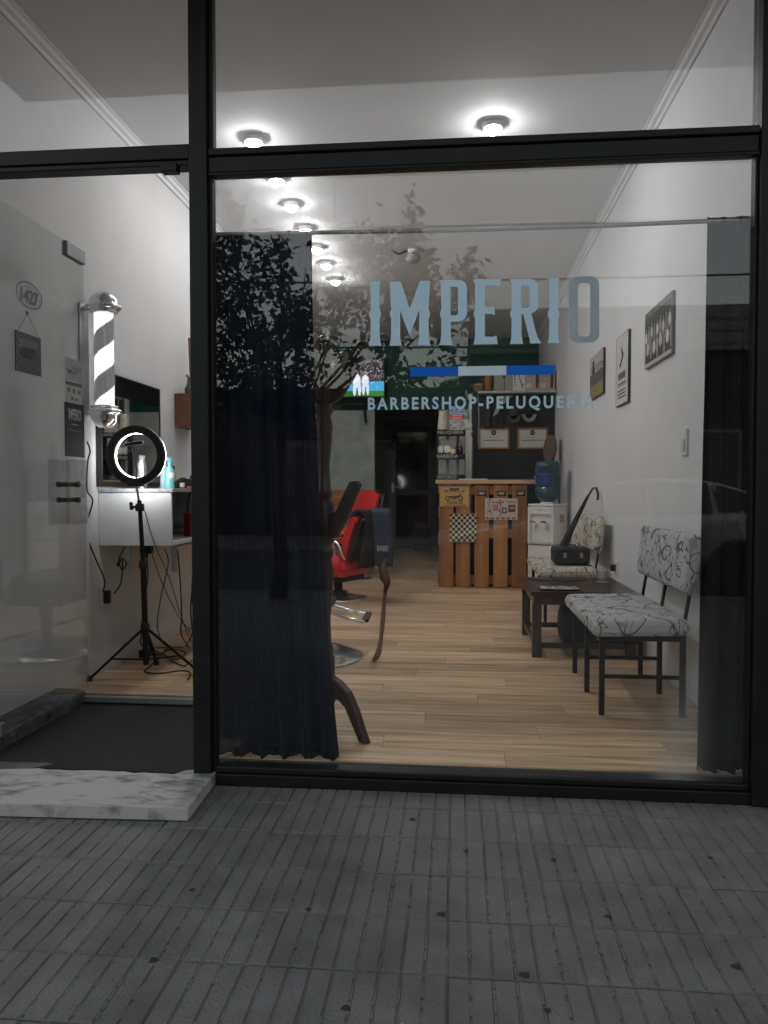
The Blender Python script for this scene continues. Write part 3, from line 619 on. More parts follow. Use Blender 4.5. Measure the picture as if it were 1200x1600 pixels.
# ------------------------------------------------------------ coat stand
def coat_stand():
    B = Vector((-.605, .52, 0))
    t = thing('coat_stand', B, 'dark turned wooden coat stand with upswept arms behind navy curtain', 'coat stand')
    prof = [(.045, .16), (.05, .2), (.05, .32), (.04, .34), (.046, .36), (.034, .4), (.03, .5), (.041, .62), (.047, .72), (.036, .78), (.044, .80), (.044, .82), (.034, .84), (.05, .86), (.05, 1.02), (.036, 1.05), (.046, 1.07), (.034, 1.10), (.028, 1.2), (.037, 1.3), (.043, 1.38), (.034, 1.43), (.046, 1.45), (.034, 1.48), (.05, 1.5), (.05, 1.64), (.03, 1.66), (.04, 1.69), (.046, 1.73), (.038, 1.77), (.018, 1.79), (0, 1.795)]
    MB().lathe(prof, B, 20).build('column', dark_wood, t)
    foot = [(0, .08), (.05, .14), (.11, .155), (.17, .13), (.225, .07), (.29, .0), (.345, .0), (.30, .06), (.255, .13), (.19, .20), (.11, .235), (.04, .25), (0, .25)]
    arm = [(0, 0), (.05, .02), (.11, .10), (.165, .20), (.20, .255), (.185, .275), (.145, .268), (.10, .20), (.06, .14), (0, .12)]
    for k in range(4):
        a = rad((-43, 112, 215, 0)[k]); d = Vector((math.cos(a), math.sin(a), 0)); n = Vector((-d.y, d.x, 0))
        if k < 3: MB().prism([(x*.82, y) for x, y in foot], B+d*.03-n*.018, d, (0, 0, 1), n, .036).build('foot', dark_wood, t, .005)
        for z, off in ((.86, -8), (1.48, 12)):
            a2 = rad(-30+off+90*k); d2 = Vector((math.cos(a2), math.sin(a2), 0)); n2 = Vector((-d2.y, d2.x, 0))
            MB().prism(arm, B+d2*.035-n2*.016+Vector((0, 0, z)), d2, (0, 0, 1), n2, .032).build('arm', dark_wood, t, .005)
coat_stand()

# ------------------------------------------------------------ barber chairs (local: sitter looks to -x)
def barber_chair(label, lift, loc, rz, disc=.29, arms=True, dx=0., red_vinyl=red_vinyl):
    t = thing('barber_chair', (0, 0, 0), label, 'barber chair')
    MB().lathe([(disc-.005, 0), (disc, .006), (disc-.005, .014), (disc*.7, .026+(disc-.29)*.25), (.11, .05+(disc-.29)*.4), (.09, .075), (.045, .085), (.045, .20+lift), (.0, .20+lift)], (0, 0, 0), 40).build('base', chrome, t)
    MB().box(-.2, .2, -.18, .18, .19+lift, .235+lift).build('seat_plate', black_metal, t, .01)
    MB().box(-.27+dx, .23+dx, -.24, .24, .235+lift, .40+lift).build('seat', red_vinyl, t, .05, 4)
    MB().box(-.272+dx, .232+dx, -.242, .242, .30+lift, .308+lift).build('piping', M('dark_red', (.2, .006, .008), .4), t.children[-1] if False else t, .003)
    # backrest leans back
    def bk(u, v):
        a = (u-.5)*2; z = .38+lift+v*.47; wd = .225*(1-.18*v*v) ; x = .215+dx+v*.13+.03*(1-a*a)*-1 - .01*math.sin(v*3.1)
        return Vector((x, a*wd, z-.05*(a*a)*(v > .9)))
    f = MB().grid(bk, 10, 12).build('backrest', red_vinyl, t, solid=0)
    f.modifiers.new('s', 'SOLIDIFY').thickness = .06; f.modifiers['s'].offset = 1 if False else -1
    bv = f.modifiers.new('b', 'BEVEL'); bv.width = .02; bv.segments = 3
    bs = MB().grid(lambda u, v: bk(u, v)+Vector((.066, 0, 0)), 8, 8).build('back_shell', black_plastic, t, solid=.012)
    for s in ((-1, 1) if arms else ()):
        y = s*.275
        pts = [(-.10, s*.2, .22+lift), (-.12, y, .23+lift), (-.20, y, .34+lift), (-.235, y, .50+lift), (-.21, y, .575+lift), (-.12, y, .60+lift), (.06, y, .60+lift), (.17, y, .57+lift), (.22, y, .47+lift), (.23, y*.86, .42+lift)]
        sm = []
        for i in range(len(pts)-1):
            for q in range(4):
                p = [Vector(pts[max(0, min(len(pts)-1, i+k))]) for k in (-1, 0, 1, 2)]; u = q/4
                sm.append(.5*((2*p[1])+(p[2]-p[0])*u+(2*p[0]-5*p[1]+4*p[2]-p[3])*u*u+(-p[0]+3*p[1]-3*p[2]+p[3])*u**3))
        sm.append(Vector(pts[-1]))
        ar = MB().tube(sm, .0125, 10).build('armrest', chrome, t)
        MB().bar((-.16, y, .605+lift), (.08, y, .605+lift), .04, .02).build('arm_pad', black_plastic, ar, .006)
    fr_ = MB().tube([(-.12, -.13, .2+lift), (-.3, -.14, .14+lift), (-.40, -.15, .12+lift), (-.42, -.13, .12+lift), (-.42, .13, .12+lift), (-.40, .15, .12+lift), (-.3, .14, .14+lift), (-.12, .13, .2+lift)], .012, 8).build('footrest', chrome, t)
    MB().bar((-.42, -.14, .125+lift), (-.42, .14, .125+lift), .045, .026).build('footrest_grip', black_plastic, fr_, .006)
    t.location = loc; t.rotation_euler = (0, 0, rz)
    return t
barber_chair('barber chair with chrome dish base mostly hidden behind navy curtain', .14, (-1.0, 1.98, 0), rad(182), .40, False, .14, M('black_vinyl', (.02, .02, .02), .45))
barber_chair('red barber chair with black cape and denim apron on its backrest', .0, (-1.18, 4.65, 0), rad(-24))
barber_chair('red barber chair standing before the orange pine cabinet', .21, (-1.31, 6.35, 0), rad(42))
# black cape over the near red chair's back
def drape(name, pts, wd0, wd1, m, y0, label, cat, th=.012, wav=.012):
    P = [Vector(p) for p in pts]
    def fn(u, v):
        k = v*(len(P)-1); i = min(int(k), len(P)-2); f = k-i; p = P[i]*(1-f)+P[i+1]*f
        wd = wd0+(wd1-wd0)*v
        return p+Vector((wav*math.sin(u*17+v*5), (u-.5)*wd, wav*.6*math.sin(u*9)))
    return tag(MB().grid(fn, 16, 20).build(name, m, solid=th), label, cat)
bx, by = -1.18, 4.65
cp = drape('salon_cape', [(.225, 0, .66), (.255, 0, .80), (.275, 0, .865), (.33, 0, .885), (.40, 0, .87), (.425, 0, .80), (.41, 0, .62), (.37, 0, .45), (.33, 0, .33)], .40, .30, black_matte, by, 'black salon cape draped over the back of a red chair', 'cape', .03)
cp.location = Vector((bx, by, 0)) + Matrix.Rotation(rad(-24), 3, 'Z') @ cp.location; cp.rotation_euler = (0, 0, rad(-24))
denim = M('denim', (.022, .036, .068), .85, var=.3, scale=18, bump=.4, bscale=200)
ap = thing('denim_apron', (-.71, by-.1, .35), 'folded denim apron with brown leather strap trailing to the floor', 'apron')
def apf(u, v):
    x = -.80+.17*v+.008*math.sin(u*9); k = u
    z = .36+.51*min(1, k/.45) if k < .45 else (.87+.03*math.sin((k-.45)/.1*math.pi) if k < .55 else .87-.42*(k-.55)/.45)
    y = by-.30+.006*math.sin(v*13+k*4) if k < .45 else (by-.30+.2*(k-.45)/.1 if k < .55 else by-.10+.01*math.sin(v*9))
    return Vector((x+.02*(1-min(1, k/.45)), y, z))
MB().grid(apf, 40, 12).build('cloth', denim, ap, solid=.016)
text('lettering', 'BARBER', M('apron_letter', (.5, .4, .35), .7), ap, (-.755, by-.318, .50), (1, 0, 0), (0, 0, 1), .11, .055, .01)
leather = M('brown_leather', (.085, .030, .013), .55, var=.3, scale=20, bump=.2)
sp = [at(600, 872, Y=by-.30), at(598, 890, Y=by-.32), at(602, 905, Y=by-.34), at(605, 913, Y=by-.36)]
sp += [at(602, 925, Z=.055), at(600, 940, Z=.02)] + [at(x, y, Z=.008) for x, y in ((599, 960), (597, 980), (595, 1000), (591, 1020), (585, 1032))]
ws = [.028, .034, .05, .03, .02, .016, .018, .016, .012, .018, .012]
mb = MB(); vs = []
for p, q in zip(sp, ws): vs += [p-Vector((q, 0, 0)), p+Vector((q, .0, .004))]
mb.add(vs, [(2*i, 2*i+1, 2*i+3, 2*i+2) for i in range(len(sp)-1)], True); mb.build('strap', leather, ap, solid=.006)

# ------------------------------------------------------------ pine cabinet, TV, back door, broom
cb = thing('pine_cabinet', (-1.6, 7.8, 0), 'orange pine plank cabinet with white side post at the back wall', 'cabinet')
for k in range(7): MB().box(-2.1, -1.135, 7.6, 7.622, .03+k*.146, .03+k*.146+.142).build('plank', orange_pine, cb, .003)
MB().box(-2.1, -1.12, 7.63, 8.05, .02, 1.03).build('carcass', M('cab_dark', (.12, .06, .02), .6), cb)
MB().box(-2.1, -1.10, 7.58, 8.06, 1.055, 1.08).build('top', orange_pine, cb, .003)
MB().box(-1.13, -1.085, 7.585, 7.65, 0, 1.05).build('corner_post', white_plastic, cb, .003)
p = at(546, 783, Y=7.59)
pl = thing('small_plaque', p, 'tiny black square plaque with white mark on the pine cabinet', 'plaque')
MB().box(p.x-.045, p.x+.045, 7.585, 7.598, p.z-.045, p.z+.045).build('plate', black_matte, pl); text('lettering', 'IB', paper, pl, (p.x-.025, 7.5845, p.z-.022), (1, 0, 0), (0, 0, 1), .05, .045, .02)

tv = thing('television', (-1.55, 8.5, 2.45), 'wall mounted television showing a football match', 'television')
MB().box(-2.03, -1.07, 8.5, 8.56, 2.455, 3.03).build('housing', black_plastic, tv, .006)
def tvpic(u, v):
    r_ = random.Random(int(u*96)*131+int(v*56)*7)
    if v < .13+.02*u: c = (40+18*u, 120+20*math.sin(u*9), 34)
    elif v < .40: c = (70, 178, 226) if u > .30 else (30, 60, 90)
    else:
        k = r_.random(); c = (26, 24, 34) if k < .72 else ((120, 105, 110) if k < .9 else (190, 185, 190))
    if .33 < v < .84 and .29 < u < .52 and not (.31 < u < .50 and v < .81): c = (225, 225, 230)
    if .33 < v < .81 and .31 < u < .50: c = (58, 58, 66) if r_.random() < .7 else (120, 120, 130)
    def el(cx, cy, rx, ry): return ((u-cx)/rx)**2+((v-cy)/ry)**2 < 1
    for cx, s, col in ((.08, .8, (235, 238, 245)), (.18, .75, (24, 24, 30)), (.56, 1.15, (240, 243, 250)), (.70, 1.0, (238, 240, 248)), (.31, .5, (200, 110, 60))):
        if el(cx, .42, .055*s, .17*s) or el(cx-.03*s, .18, .022*s, .15*s) or el(cx+.04*s, .18, .022*s, .15*s): c = col
        if el(cx, .62+.03*s, .022*s, .05*s): c = (150, 110, 90)
    if v < .05 and False: c = (0, 0, 0)
    return c
picture('screen', tv, (-2.015, 8.4985, 2.475), (1, 0, 0), (0, 0, 1), .93, .54, 120, 70, tvpic, emit=TVE)
MB().box(-1.75, -1.35, 8.57, 8.8, 2.36, 2.375).build('bracket', black_metal, tv).location.z += .0
MB().tube([(-1.42, 8.55, 2.5), (-1.40, 8.62, 2.36), (-1.38, 8.7, 2.1)], .018, 6).build('bracket_arm', black_metal, tv)
MB().tube([(-1.16, 8.6, 2.47), (-1.14, 8.75, 2.2), (-1.2, 8.8, 1.75), (-1.13, 8.8, 1.45)], .006, 5).build('cable', black_plastic, tv)
dv = thing('wall_sensor', (-.75, 8.8, 3.2), 'small beige sensor box high on the dark green wall', 'sensor')
p = at(630, 540, Y=8.8); MB().box(p.x-.05, p.x+.05, 8.74, 8.805, p.z-.09, p.z+.09).build('case', M('beige', (.4, .35, .28), .5), dv, .01); MB().lathe([(.02, -.02), (.022, 0), (0, .01)], (p.x, 8.735, p.z+.02), 12, 'y').build('lens', black_plastic, dv)

alu = M('grey_aluminium', (.10, .10, .10), .6, 0, var=.1)
bd = thing('back_door', (-.82, YD, 0), 'grey aluminium back door with two dark glass panels', 'door')
def dbar(n_, a, b): box(n_, alu, bd, a, b, .004)
dbar('frame', (-1.298, YD-.03, 0), (-1.202, YD+.05, 2.418)); dbar('frame', (-.458, YD-.03, 0), (-.362, YD+.05, 2.418)); dbar('frame', (-1.2, YD-.03, 2.322), (-.46, YD+.05, 2.418))
dbar('stile', (-1.2, YD, .03), (-1.13, YD+.04, 2.32)); dbar('stile', (-.53, YD, .03), (-.46, YD+.04, 2.32))
dbar('rail', (-1.128, YD, .98), (-.532, YD+.04, 1.07)); dbar('rail', (-1.128, YD, .03), (-.532, YD+.04, .16)); dbar('rail', (-1.128, YD, 2.24), (-.532, YD+.04, 2.32))
dg = M('night_glass', (.006, .007, .008), .06)
MB().box(-1.126, -.534, YD+.015, YD+.025, .162, .978).build('glass_panel', dg, bd); MB().box(-1.126, -.534, YD+.015, YD+.025, 1.072, 2.238).build('glass_panel', dg, bd)
hd = MB().box(-1.195, -1.15, YD-.012, YD-.002, 1.02, 1.2).build('lock_plate', steel, bd); MB().bar((-1.17, YD-.05, 1.12), (-1.06, YD-.05, 1.12), .02, .02).build('handle', steel, hd, .004)
br = thing('broom', (-.5, 10.9, 0), 'broom leaning in the dark back passage beside the door', 'broom')
MB().tube([(-.62, 10.85, .06), (-.32, 10.95, 1.2)], .012, 8).build('handle', M('broom_stick', (.16, .11, .08), .5), br)
MB().box(-.78, -.5, 10.8, 10.9, .06, .10).build('head', black_plastic, br, .01)
MB().prism([(-.76, .06), (-.52, .06), (-.49, 0), (-.8, 0)], (0, 10.81, 0), (1, 0, 0), (0, 0, 1), (0, 1, 0), .08).build('bristles', M('bristle', (.05, .05, .05), .9, bump=1, bscale=150), br)

# ------------------------------------------------------------ pallet counter and what hangs on it
YP = 5.62
pc = thing('pallet_counter', (.27, 5.9, 0), 'reception counter built of upright pine pallet boards', 'counter')
def pxX(px, y=YP): return at(px, 840, Y=y).x
for a, b in ((686, 708.5), (712.3, 734.5), (741.4, 764), (771, 793.5), (800, 823)):
    zt = rnd.uniform(1.135, 1.145); MB().box(pxX(a), pxX(b), YP, YP+.022, .004, zt).build('board', pine, pc, .003)
for z in (.03, .55, 1.03): MB().box(pxX(686)+.004, pxX(823)-.004, YP+.026, YP+.10, z, z+.1).build('rail', pine, pc, .004)
MB().box(pxX(686)+.01, pxX(823)-.01, YP+.11, YP+.118, .01, 1.14).build('backing', M('counter_back', (.008, .010, .014), .6), pc)
for z in (.02, .32, .62, .9): MB().box(pxX(686)-.012, pxX(686)+.006, YP+.12, YP+.55, z, z+.14).build('side_board', dark_wood, pc, .003)
MB().box(-.235, .86, YP-.03, YP+.6, 1.15, 1.195).build('top', pale_pine, pc, .004)
Xn = (1, 0, 0)
def on_counter(name, px0, px1, py0, py1, fn, nx, ny, label, cat, th=.008, edge=None, rot=0):
    a = at(px0, py1, Y=YP-.002); b = at(px1, py0, Y=YP-.002); wd, ht = b.x-a.x, b.z-a.z
    t = thing(name, (a.x+wd/2, YP-.002, a.z), label, cat)
    MB().box(a.x, b.x, YP-.002-th, YP-.002, a.z, b.z).build('board', edge or paper, t, .002)
    picture('face', t, (a.x+.004, YP-.0028-th, a.z+.004), Xn, Zn, wd-.008, ht-.008, nx, ny, fn)
    return t, a, wd, ht
def moto(u, v):
    bgc = (196, 156, 96); r_ = random.Random(int(u*300)+int(v*99)*991); k = r_.uniform(-8, 8); c = tuple(x+k for x in bgc)
    def ring(cx, cy, r0, r1): d = math.hypot((u-cx)*1.45, v-cy); return r0 < d < r1
    if ring(.27, .42, .075, .125) or ring(.71, .42, .075, .125): c = (44, 32, 30)
    if abs(v-.50-.1*(u-.5)) < .04 and .3 < u < .68: c = (60, 44, 42)
    if math.hypot((u-.5)*1.3, (v-.44)*1.6) < .12: c = (92, 70, 66)
    if abs((v-.5)-(u-.62)*1.0) < .03 and .58 < u < .74: c = (60, 44, 42)
    if abs(v-.06) < .015 and .1 < u < .9 and int(u*40) % 3: c = (90, 66, 44)
    if .82 < v < .97 and abs(u-.5) < .17: c = (120, 84, 56)
    if .78 < v < .9 and .17 < abs(u-.5) < .32: c = (220, 196, 150)
    return c
t, a, wd, ht = on_counter('motorcycle_plaque', 687, 733, 760, 792, moto, 70, 50, 'tan plaque with a drawn motorcycle on the pallet counter', 'plaque', edge=M('tan_board', (.4, .26, .1), .6))
text('lettering', 'MOTORCYCLES', ink, t, (a.x+.06, YP-.0115, a.z+.165), Xn, Zn, wd-.11, .032, .02); text('lettering', 'CAFE RACER', ink, t, (a.x+.08, YP-.0115, a.z+.032), Xn, Zn, wd-.15, .036, .01)
text('lettering', 'CUSTOM', paper, t, (a.x+.125, YP-.0115, a.z+.209), Xn, Zn, .095, .02, .01)
ch = [(212, 196, 172), (24, 20, 18)]
t, a, wd, ht = on_counter('chess_board', 701.5, 746, 802, 847, lambda u, v: ch[(int(u*10)+int(v*10)) % 2], 60, 60, 'small wooden checkered game board fixed to the pallet counter', 'game board', .014, M('board_wood', (.32, .2, .1), .5))
for n_, q in (('frame', (a.x, a.x+.012)), ('frame', (a.x+wd-.012, a.x+wd))): MB().box(q[0], q[1], YP-.024, YP-.0162, a.z, a.z+ht).build(n_, M('board_wood'), t, .002)
for z in (a.z, a.z+ht-.012): MB().box(a.x+.0125, a.x+wd-.0125, YP-.024, YP-.0162, z, z+.012).build('frame', M('board_wood'), t, .002)
def collage(u, v):
    r_ = random.Random(int(u*48)*57+int(v*30)); c = (205, 190, 180)
    if .24 < u < .40 and .42 < v < .72: c = (196, 84, 96) if int(v*40) % 4 else (230, 200, 200)
    elif .72 < u < .94 and .38 < v < .72: c = (70, 58, 62) if math.hypot(u-.83, v-.56) > .09 else (165, 140, 135)
    elif .52 < u < .67 and .3 < v < .58: c = (64, 42, 40) if not (.55 < u < .64 and .35 < v < .53) else (196, 170, 160)
    elif .67 < u < .98 and .80 < v < .93: c = (120, 116, 116) if int(v*36) % 2 else (205, 195, 190)
    elif v < .1 and int(u*30) % 5 < 3: c = (120, 110, 108)
    elif (.05 < u < .2 or .4 < u < .5) and r_.random() < .28: c = (90, 80, 84)
    elif .2 < u < .6 and .8 < v < .9 and r_.random() < .4: c = (120, 108, 104)
    return c
on_counter('photo_collage', 758, 809, 779, 812, collage, 60, 38, 'pale poster of small pictures pinned across the pallet boards', 'poster', .003)
for px, lab in ((752.5, 'tiny dark lettered badge on a pallet board, nearest the motorcycle plaque'), (783.5, 'tiny oval dark badge just above the pale picture poster'), (813.5, 'tiny dark badge on the pallet board beside the water cooler')):
    a = at(px-7, 775, Y=YP-.002); b = at(px+7, 767, Y=YP-.002)
    t = thing('badge', ((a.x+b.x)/2, YP, a.z), lab, 'badge'); MB().box(a.x, b.x, YP-.006, YP-.001, a.z, b.z).build('plate', black_matte, t, .002)
    text('lettering', '1957', paper, t, (a.x+.014, YP-.0066, a.z+.012), Xn, Zn, b.x-a.x-.028, b.z-a.z-.024, .02)
# papers on the counter
tag(MB().box(.02, .34, 5.66, 5.86, 1.1965, 1.206).build('paper_folder', paper, bevel=.002), 'flat white folder lying on the counter top', 'folder')

# ------------------------------------------------------------ black product rack
YK = 5.98
rk = thing('product_rack', (-.07, 6.1, 1.196), 'small black shelf rack with chalk lettering on the counter', 'rack')
def kx(px): return at(px, 700, Y=YK).x
def kz(py): return at(705, py, Y=YK).z
X0, X1 = kx(682), kx(728); Zt = kz(671)
for x in (X0, X1-.014): MB().box(x, x+.014, YK+.012, YK+.14, 1.197, Zt).build('side', black_matte, rk)
for x in (kx(697), kx(713)): MB().box(x, x+.035, YK+.13, YK+.14, 1.2, Zt-.02).build('rear_slat', M('rack_slat', (.30, .30, .29), .7), rk)
for py, s, wd_ in ((676, 'PELUQUERIA', .33), (713, 'BARBERIA', .26), (745.5, 'IMPERIO', .24)):
    z = kz(py); b_ = MB().box(X0+.001, X1-.001, YK, YK+.011, z-.032, z+.03).build('shelf_front', black_matte, rk)
    MB().box(X0+.015, X1-.015, YK+.0115, YK+.129, z-.031, z-.02).build('shelf', black_matte, rk)
    text('lettering', s, M('chalk', (.45, .44, .42), .8), b_, (X0+.012, YK-.0005, z-.02), Xn, Zn, wd_*.9, .042, .006, 1.05)
def rtin(px, lab):
    x = kx(px); z = kz(713)+.031; t = thing('product_tin', (x, YK, z), lab, 'tin', 'round tins on the black rack')
    MB().lathe([(.046, 0), (.046, .03), (.0, .031)], (x, YK+.04, z+.05), 24, 'y').build('can', M('tin_body', (.35, .35, .34), .3, .6), t)
    MB().lathe([(.028, -.001), (.046, -.001), (.046, .004), (.028, .004)], (x, YK+.037, z+.05), 24, 'y').build('rim_label', paper, t)
    MB().lathe([(.0, -.0005), (.027, -.0005), (.027, .004), (0, .004)], (x, YK+.0375, z+.05), 24, 'y').build('lid', ink, t); text('lettering', 'CB', paper, t, (x-.015, YK+.0365, z+.04), Xn, Zn, .03, .02, .01)
for px in (688, 698.5): rtin(px, 'round tin with white ring logo standing on the black rack')
x = kx(708); z = kz(713)+.031; t = thing('pomade_jar', (x, YK, z), 'small orange and white pomade jar on the black rack', 'jar')
MB().lathe([(.03, 0), (.032, .01), (.032, .05), (.028, .055)], (x, YK+.05, z), 18).build('jar', M('cream_plastic', (.7, .6, .45), .4), t); MB().lathe([(.033, .055), (.033, .078), (.0, .079)], (x, YK+.05, z), 18).build('lid', M('orange_lid', (.4, .14, .03), .4), t)
x = (kx(684)+kx(714))/2; z = kz(688); t = tag(MB().box(kx(684.5), kx(713), YK+.06, YK+.12, kz(712)-.0, kz(686)).build('product_box', M('khaki_box', (.28, .26, .21), .6), bevel=.003), 'plain khaki box behind the round tins on the rack', 'box')
x = kx(719.5); t = thing('dark_bottle', (x, YK, kz(713)), 'dark bottle with silver cap on the black rack', 'bottle')
MB().lathe([(.028, 0), (.03, .01), (.03, .07), (.012, .09), (.012, .1)], (x, YK+.06, kz(713)+.031), 16).build('bottle', black_plastic, t); MB().lathe([(.014, .1), (.014, .12), (0, .122)], (x, YK+.06, kz(713)+.031), 12).build('cap', steel, t)
x = kx(692); t = thing('cream_vase', (x, YK+.06, Zt), 'tall cream tapering vase on top of the black rack', 'vase')
MB().lathe([(.062, 0), (.066, .02), (.055, .12), (.045, .20), (.040, .215), (.034, .215), (.03, .1), (0, .05)], (x, YK+.075, Zt+.001), 22).build('body', M('cream_clay', (.52, .47, .36), .5), t)
MB().box(x-.004, x+.008, YK+.022, YK+.03, Zt+.12, Zt+.15).build('print', ink, t)
def posterf(u, v):
    r_ = random.Random(int(u*24)*31+int(v*34)); k = r_.random()
    if v > .66: return (60, 130, 190) if k < .6 else (200, 205, 215)
    if .42 < v < .64: return (200, 60, 56) if not (.12 < u < .85 and int(v*40) % 3 == 0) else (240, 210, 205)
    return (205, 200, 196) if k < .6 else (90, 90, 96)
t = thing('magazine', (kx(714), YK+.06, Zt), 'upright magazine with red band on top of the black rack', 'magazine')
MB().box(kx(703), kx(725.5), YK+.061, YK+.07, Zt+.001, Zt+.27).build('pages', paper, t); picture('cover', t, (kx(703)+.002, YK+.0603, Zt+.003), Xn, Zn, kx(725.5)-kx(703)-.004, .265, 30, 42, posterf)

# ------------------------------------------------------------ black back panel with shelf, diplomas, caps
YN = 6.85
bp_ = thing('black_partition', (.69, YN+.1, 0), 'tall black panel partition against the right wall', 'partition')
MB().box(.185, 1.212, YN, YN+.06, .0, 2.27).build('panel', M('black_board', (.010, .010, .012), .55, var=.3, scale=3), bp_)
MB().box(.15, .183, YN-.012, YN+.065, 0, 2.29).build('edge_strip', M('pale_strip', (.42, .42, .40), .6), bp_)
shf = MB().box(.255, 1.21, YN-.2, YN+.06, 2.275, 2.30).build('shelf', M('shelf_white', (.48, .47, .45), .6), bp_, .002)
MB().tube([(.26, YN-.02, 2.27), (.275, YN-.02, 2.0), (.265, YN-.02, 1.7), (.28, YN-.02, 1.6)], .006, 5).build('cable', M('cable_grey', (.4, .4, .4)), bp_)
def hx(px): return at(px, 640, Y=YN-.15).x
def cbox(px0, px1, kind, lab):
    x0, x1 = hx(px0)+.002, hx(px1)-.002; z1 = 2.302+.27
    t = thing('clipper_box', ((x0+x1)/2, YN-.08, 2.302), lab, 'box')
    MB().box(x0, x1, YN-.149, YN-.02, 2.302, z1).build('carton', M('carton', (.42, .41, .38), .6), t, .002)
    def f(u, v):
        if kind == 0: return (30, 30, 32) if math.hypot((u-.55)*1.2, (v-.75)*.55) < .1 or (abs(u-.57) < .022 and v < .7) else (150, 146, 138)
        if kind == 1:
            if abs(u-.18) < .06 and int(v*14) % 2 and .15 < v < .85: return (44, 44, 46)
            if abs((u-.42)-(.85-v)*.5) < .035 and .1 < v < .85: return (34, 34, 36)
            if .82 < v < .9 and .4 < u < .62 or math.hypot(u-.82, v-.28) < .05: return (34, 34, 36)
            return (206, 204, 198)
        if math.hypot((u-.8)*1., (v-.86)*.9) < .1: return (205, 195, 185)
        if abs(u-.8) < .13 and .1 < v < .82 and abs(u-.8) < .09+.04*v: return (104, 52, 40)
        if v > .9: return (120, 76, 62)
        if .1 < u < .55 and (.58 < v < .8) and int(v*30) % 3 == 0: return (140, 132, 122)
        if .05 < u < .4 and .15 < v < .32 and random.Random(int(u*30)*7+int(v*30)).random() < .5: return (232, 228, 220)
        return (176, 166, 154)
    picture('face', t, (x0+.002, YN-.1497, 2.304), Xn, Zn, x1-x0-.004, .266, 26, 36, f)
cbox(772, 800.5, 0, 'grey carton with a slim black tool picture on the shelf')
cbox(800.5, 821, 1, 'white carton with a black trimmer picture on the high shelf')
cbox(821, 844, 2, 'beige clipper carton beside the white trimmer carton')
cbox(844, 867, 2, 'beige clipper carton at the shelf end against the wall')
x = hx(743); t = thing('metal_pot', (x, YN-.1, 2.302), 'shiny round metal pot at the end of the high shelf', 'pot')
MB().lathe([(.05, 0), (.07, .02), (.072, .08), (.08, .085), (.078, .095), (.03, .105), (.02, .125), (0, .13)], (x+.04, YN-.08, 2.302), 22).build('body', M('brass_steel', (.5, .45, .35), .25, .9), t)
MB().tube([(x+.12, YN-.08, 2.36), (x+.17, YN-.08, 2.38), (x+.12, YN-.08, 2.335)], .008, 6).build('handle', steel, t)
x = hx(763); t = thing('orange_ornament', (x, YN-.1, 2.302), 'orange clay figure standing beside the cartons on the shelf', 'ornament')
MB().lathe([(.035, 0), (.05, .03), (.035, .08), (.045, .12), (.05, .17), (.03, .21), (.04, .235), (.02, .255), (0, .26)], (x, YN-.08, 2.302), 16).build('figure', M('terracotta', (.35, .1, .03), .6, var=.3, scale=30), t)
MB().lathe([(.055, 0), (.05, .02), (.0, .022)], (x, YN-.08, 2.3025), 16).build('base', dark_wood, t)
def diploma(px0, px1, lab):
    a = at(px0, 702, Y=YN-.005); b = at(px1, 668, Y=YN-.005)
    t = thing('diploma', ((a.x+b.x)/2, YN, a.z), lab, 'diploma'); fw = .022; fm_ = M('frame_wood', (.30, .14, .05), .45, var=.2, scale=20)
    MB().box(a.x, b.x, YN-.022, YN-.002, a.z, a.z+fw).build('frame', fm_, t, .003); MB().box(a.x, b.x, YN-.022, YN-.002, b.z-fw, b.z).build('frame', fm_, t, .003)
    MB().box(a.x, a.x+fw, YN-.0225, YN-.002, a.z+fw+.001, b.z-fw-.001).build('frame', fm_, t, .003); MB().box(b.x-fw, b.x, YN-.0225, YN-.002, a.z+fw+.001, b.z-fw-.001).build('frame', fm_, t, .003)
    def f(u, v):
        d = math.hypot((u-.5)*1.6, v-.82)
        if d < .15: return (40, 40, 42) if d > .08 else (120, 118, 116)
        if abs(v-.40) < .02 and .12 < u < .88: return (110, 108, 104)
        if abs(v-.56) < .012 and .3 < u < .7: return (150, 148, 144)
        if abs(v-.2) < .012 and (.12 < u < .28 or .42 < u < .7): return (160, 158, 152)
        return (206, 203, 196)
    picture('certificate', t, (a.x+fw, YN-.008, a.z+fw), Xn, Zn, b.x-a.x-2*fw, b.z-a.z-2*fw, 60, 40, f)
diploma(747, 796, 'wood framed diploma nearer the pale edge strip of black panel'); diploma(808, 856, 'wood framed diploma nearer the right wall on black panel')
def cap(px, py, m, m2, lab):
    c = at(px, py, Y=YN-.06); t = thing('cap', c, lab, 'cap')
    MB().lathe([(.06, -.02), (.058, .03), (.048, .06), (.025, .08), (0, .085)], (c.x, YN-.07, c.z), 18).build('crown', m, t)
    def f(u, v):
        th = math.pi*(1.0+u); r0 = .05+.045*v; return Vector((c.x+r0*math.cos(th)*.92, YN-.10-.02*v, c.z-.02+r0*math.sin(th)*1.05))
    MB().grid(f, 14, 4).build('visor', m2, t, solid=.006)
cap(802.5, 647, M('cap_dark', (.05, .045, .04), .9), M('cap_brown', (.07, .06, .05), .9), 'dark brown cap hanging on the black panel'); cap(826.5, 645, M('cap_black', (.014, .014, .015), .9), M('cap_grey', (.25, .25, .22), .9), 'black cap with pale grey visor hanging on black panel')
c = at(771, 622, Y=YN-.05); mb = MB().grid(lambda u, v: Vector((c.x-.09+.18*u+.03*(u-.5)*v, YN-.055+.022*math.sin(u*15+v*2), c.z-.36*v-.03*abs(u-.5))), 16, 12)
tag(mb.build('hung_jacket', M('jacket', (.03, .032, .04), .9), solid=.012), 'dark jacket hanging from the shelf over the diplomas', 'jacket')
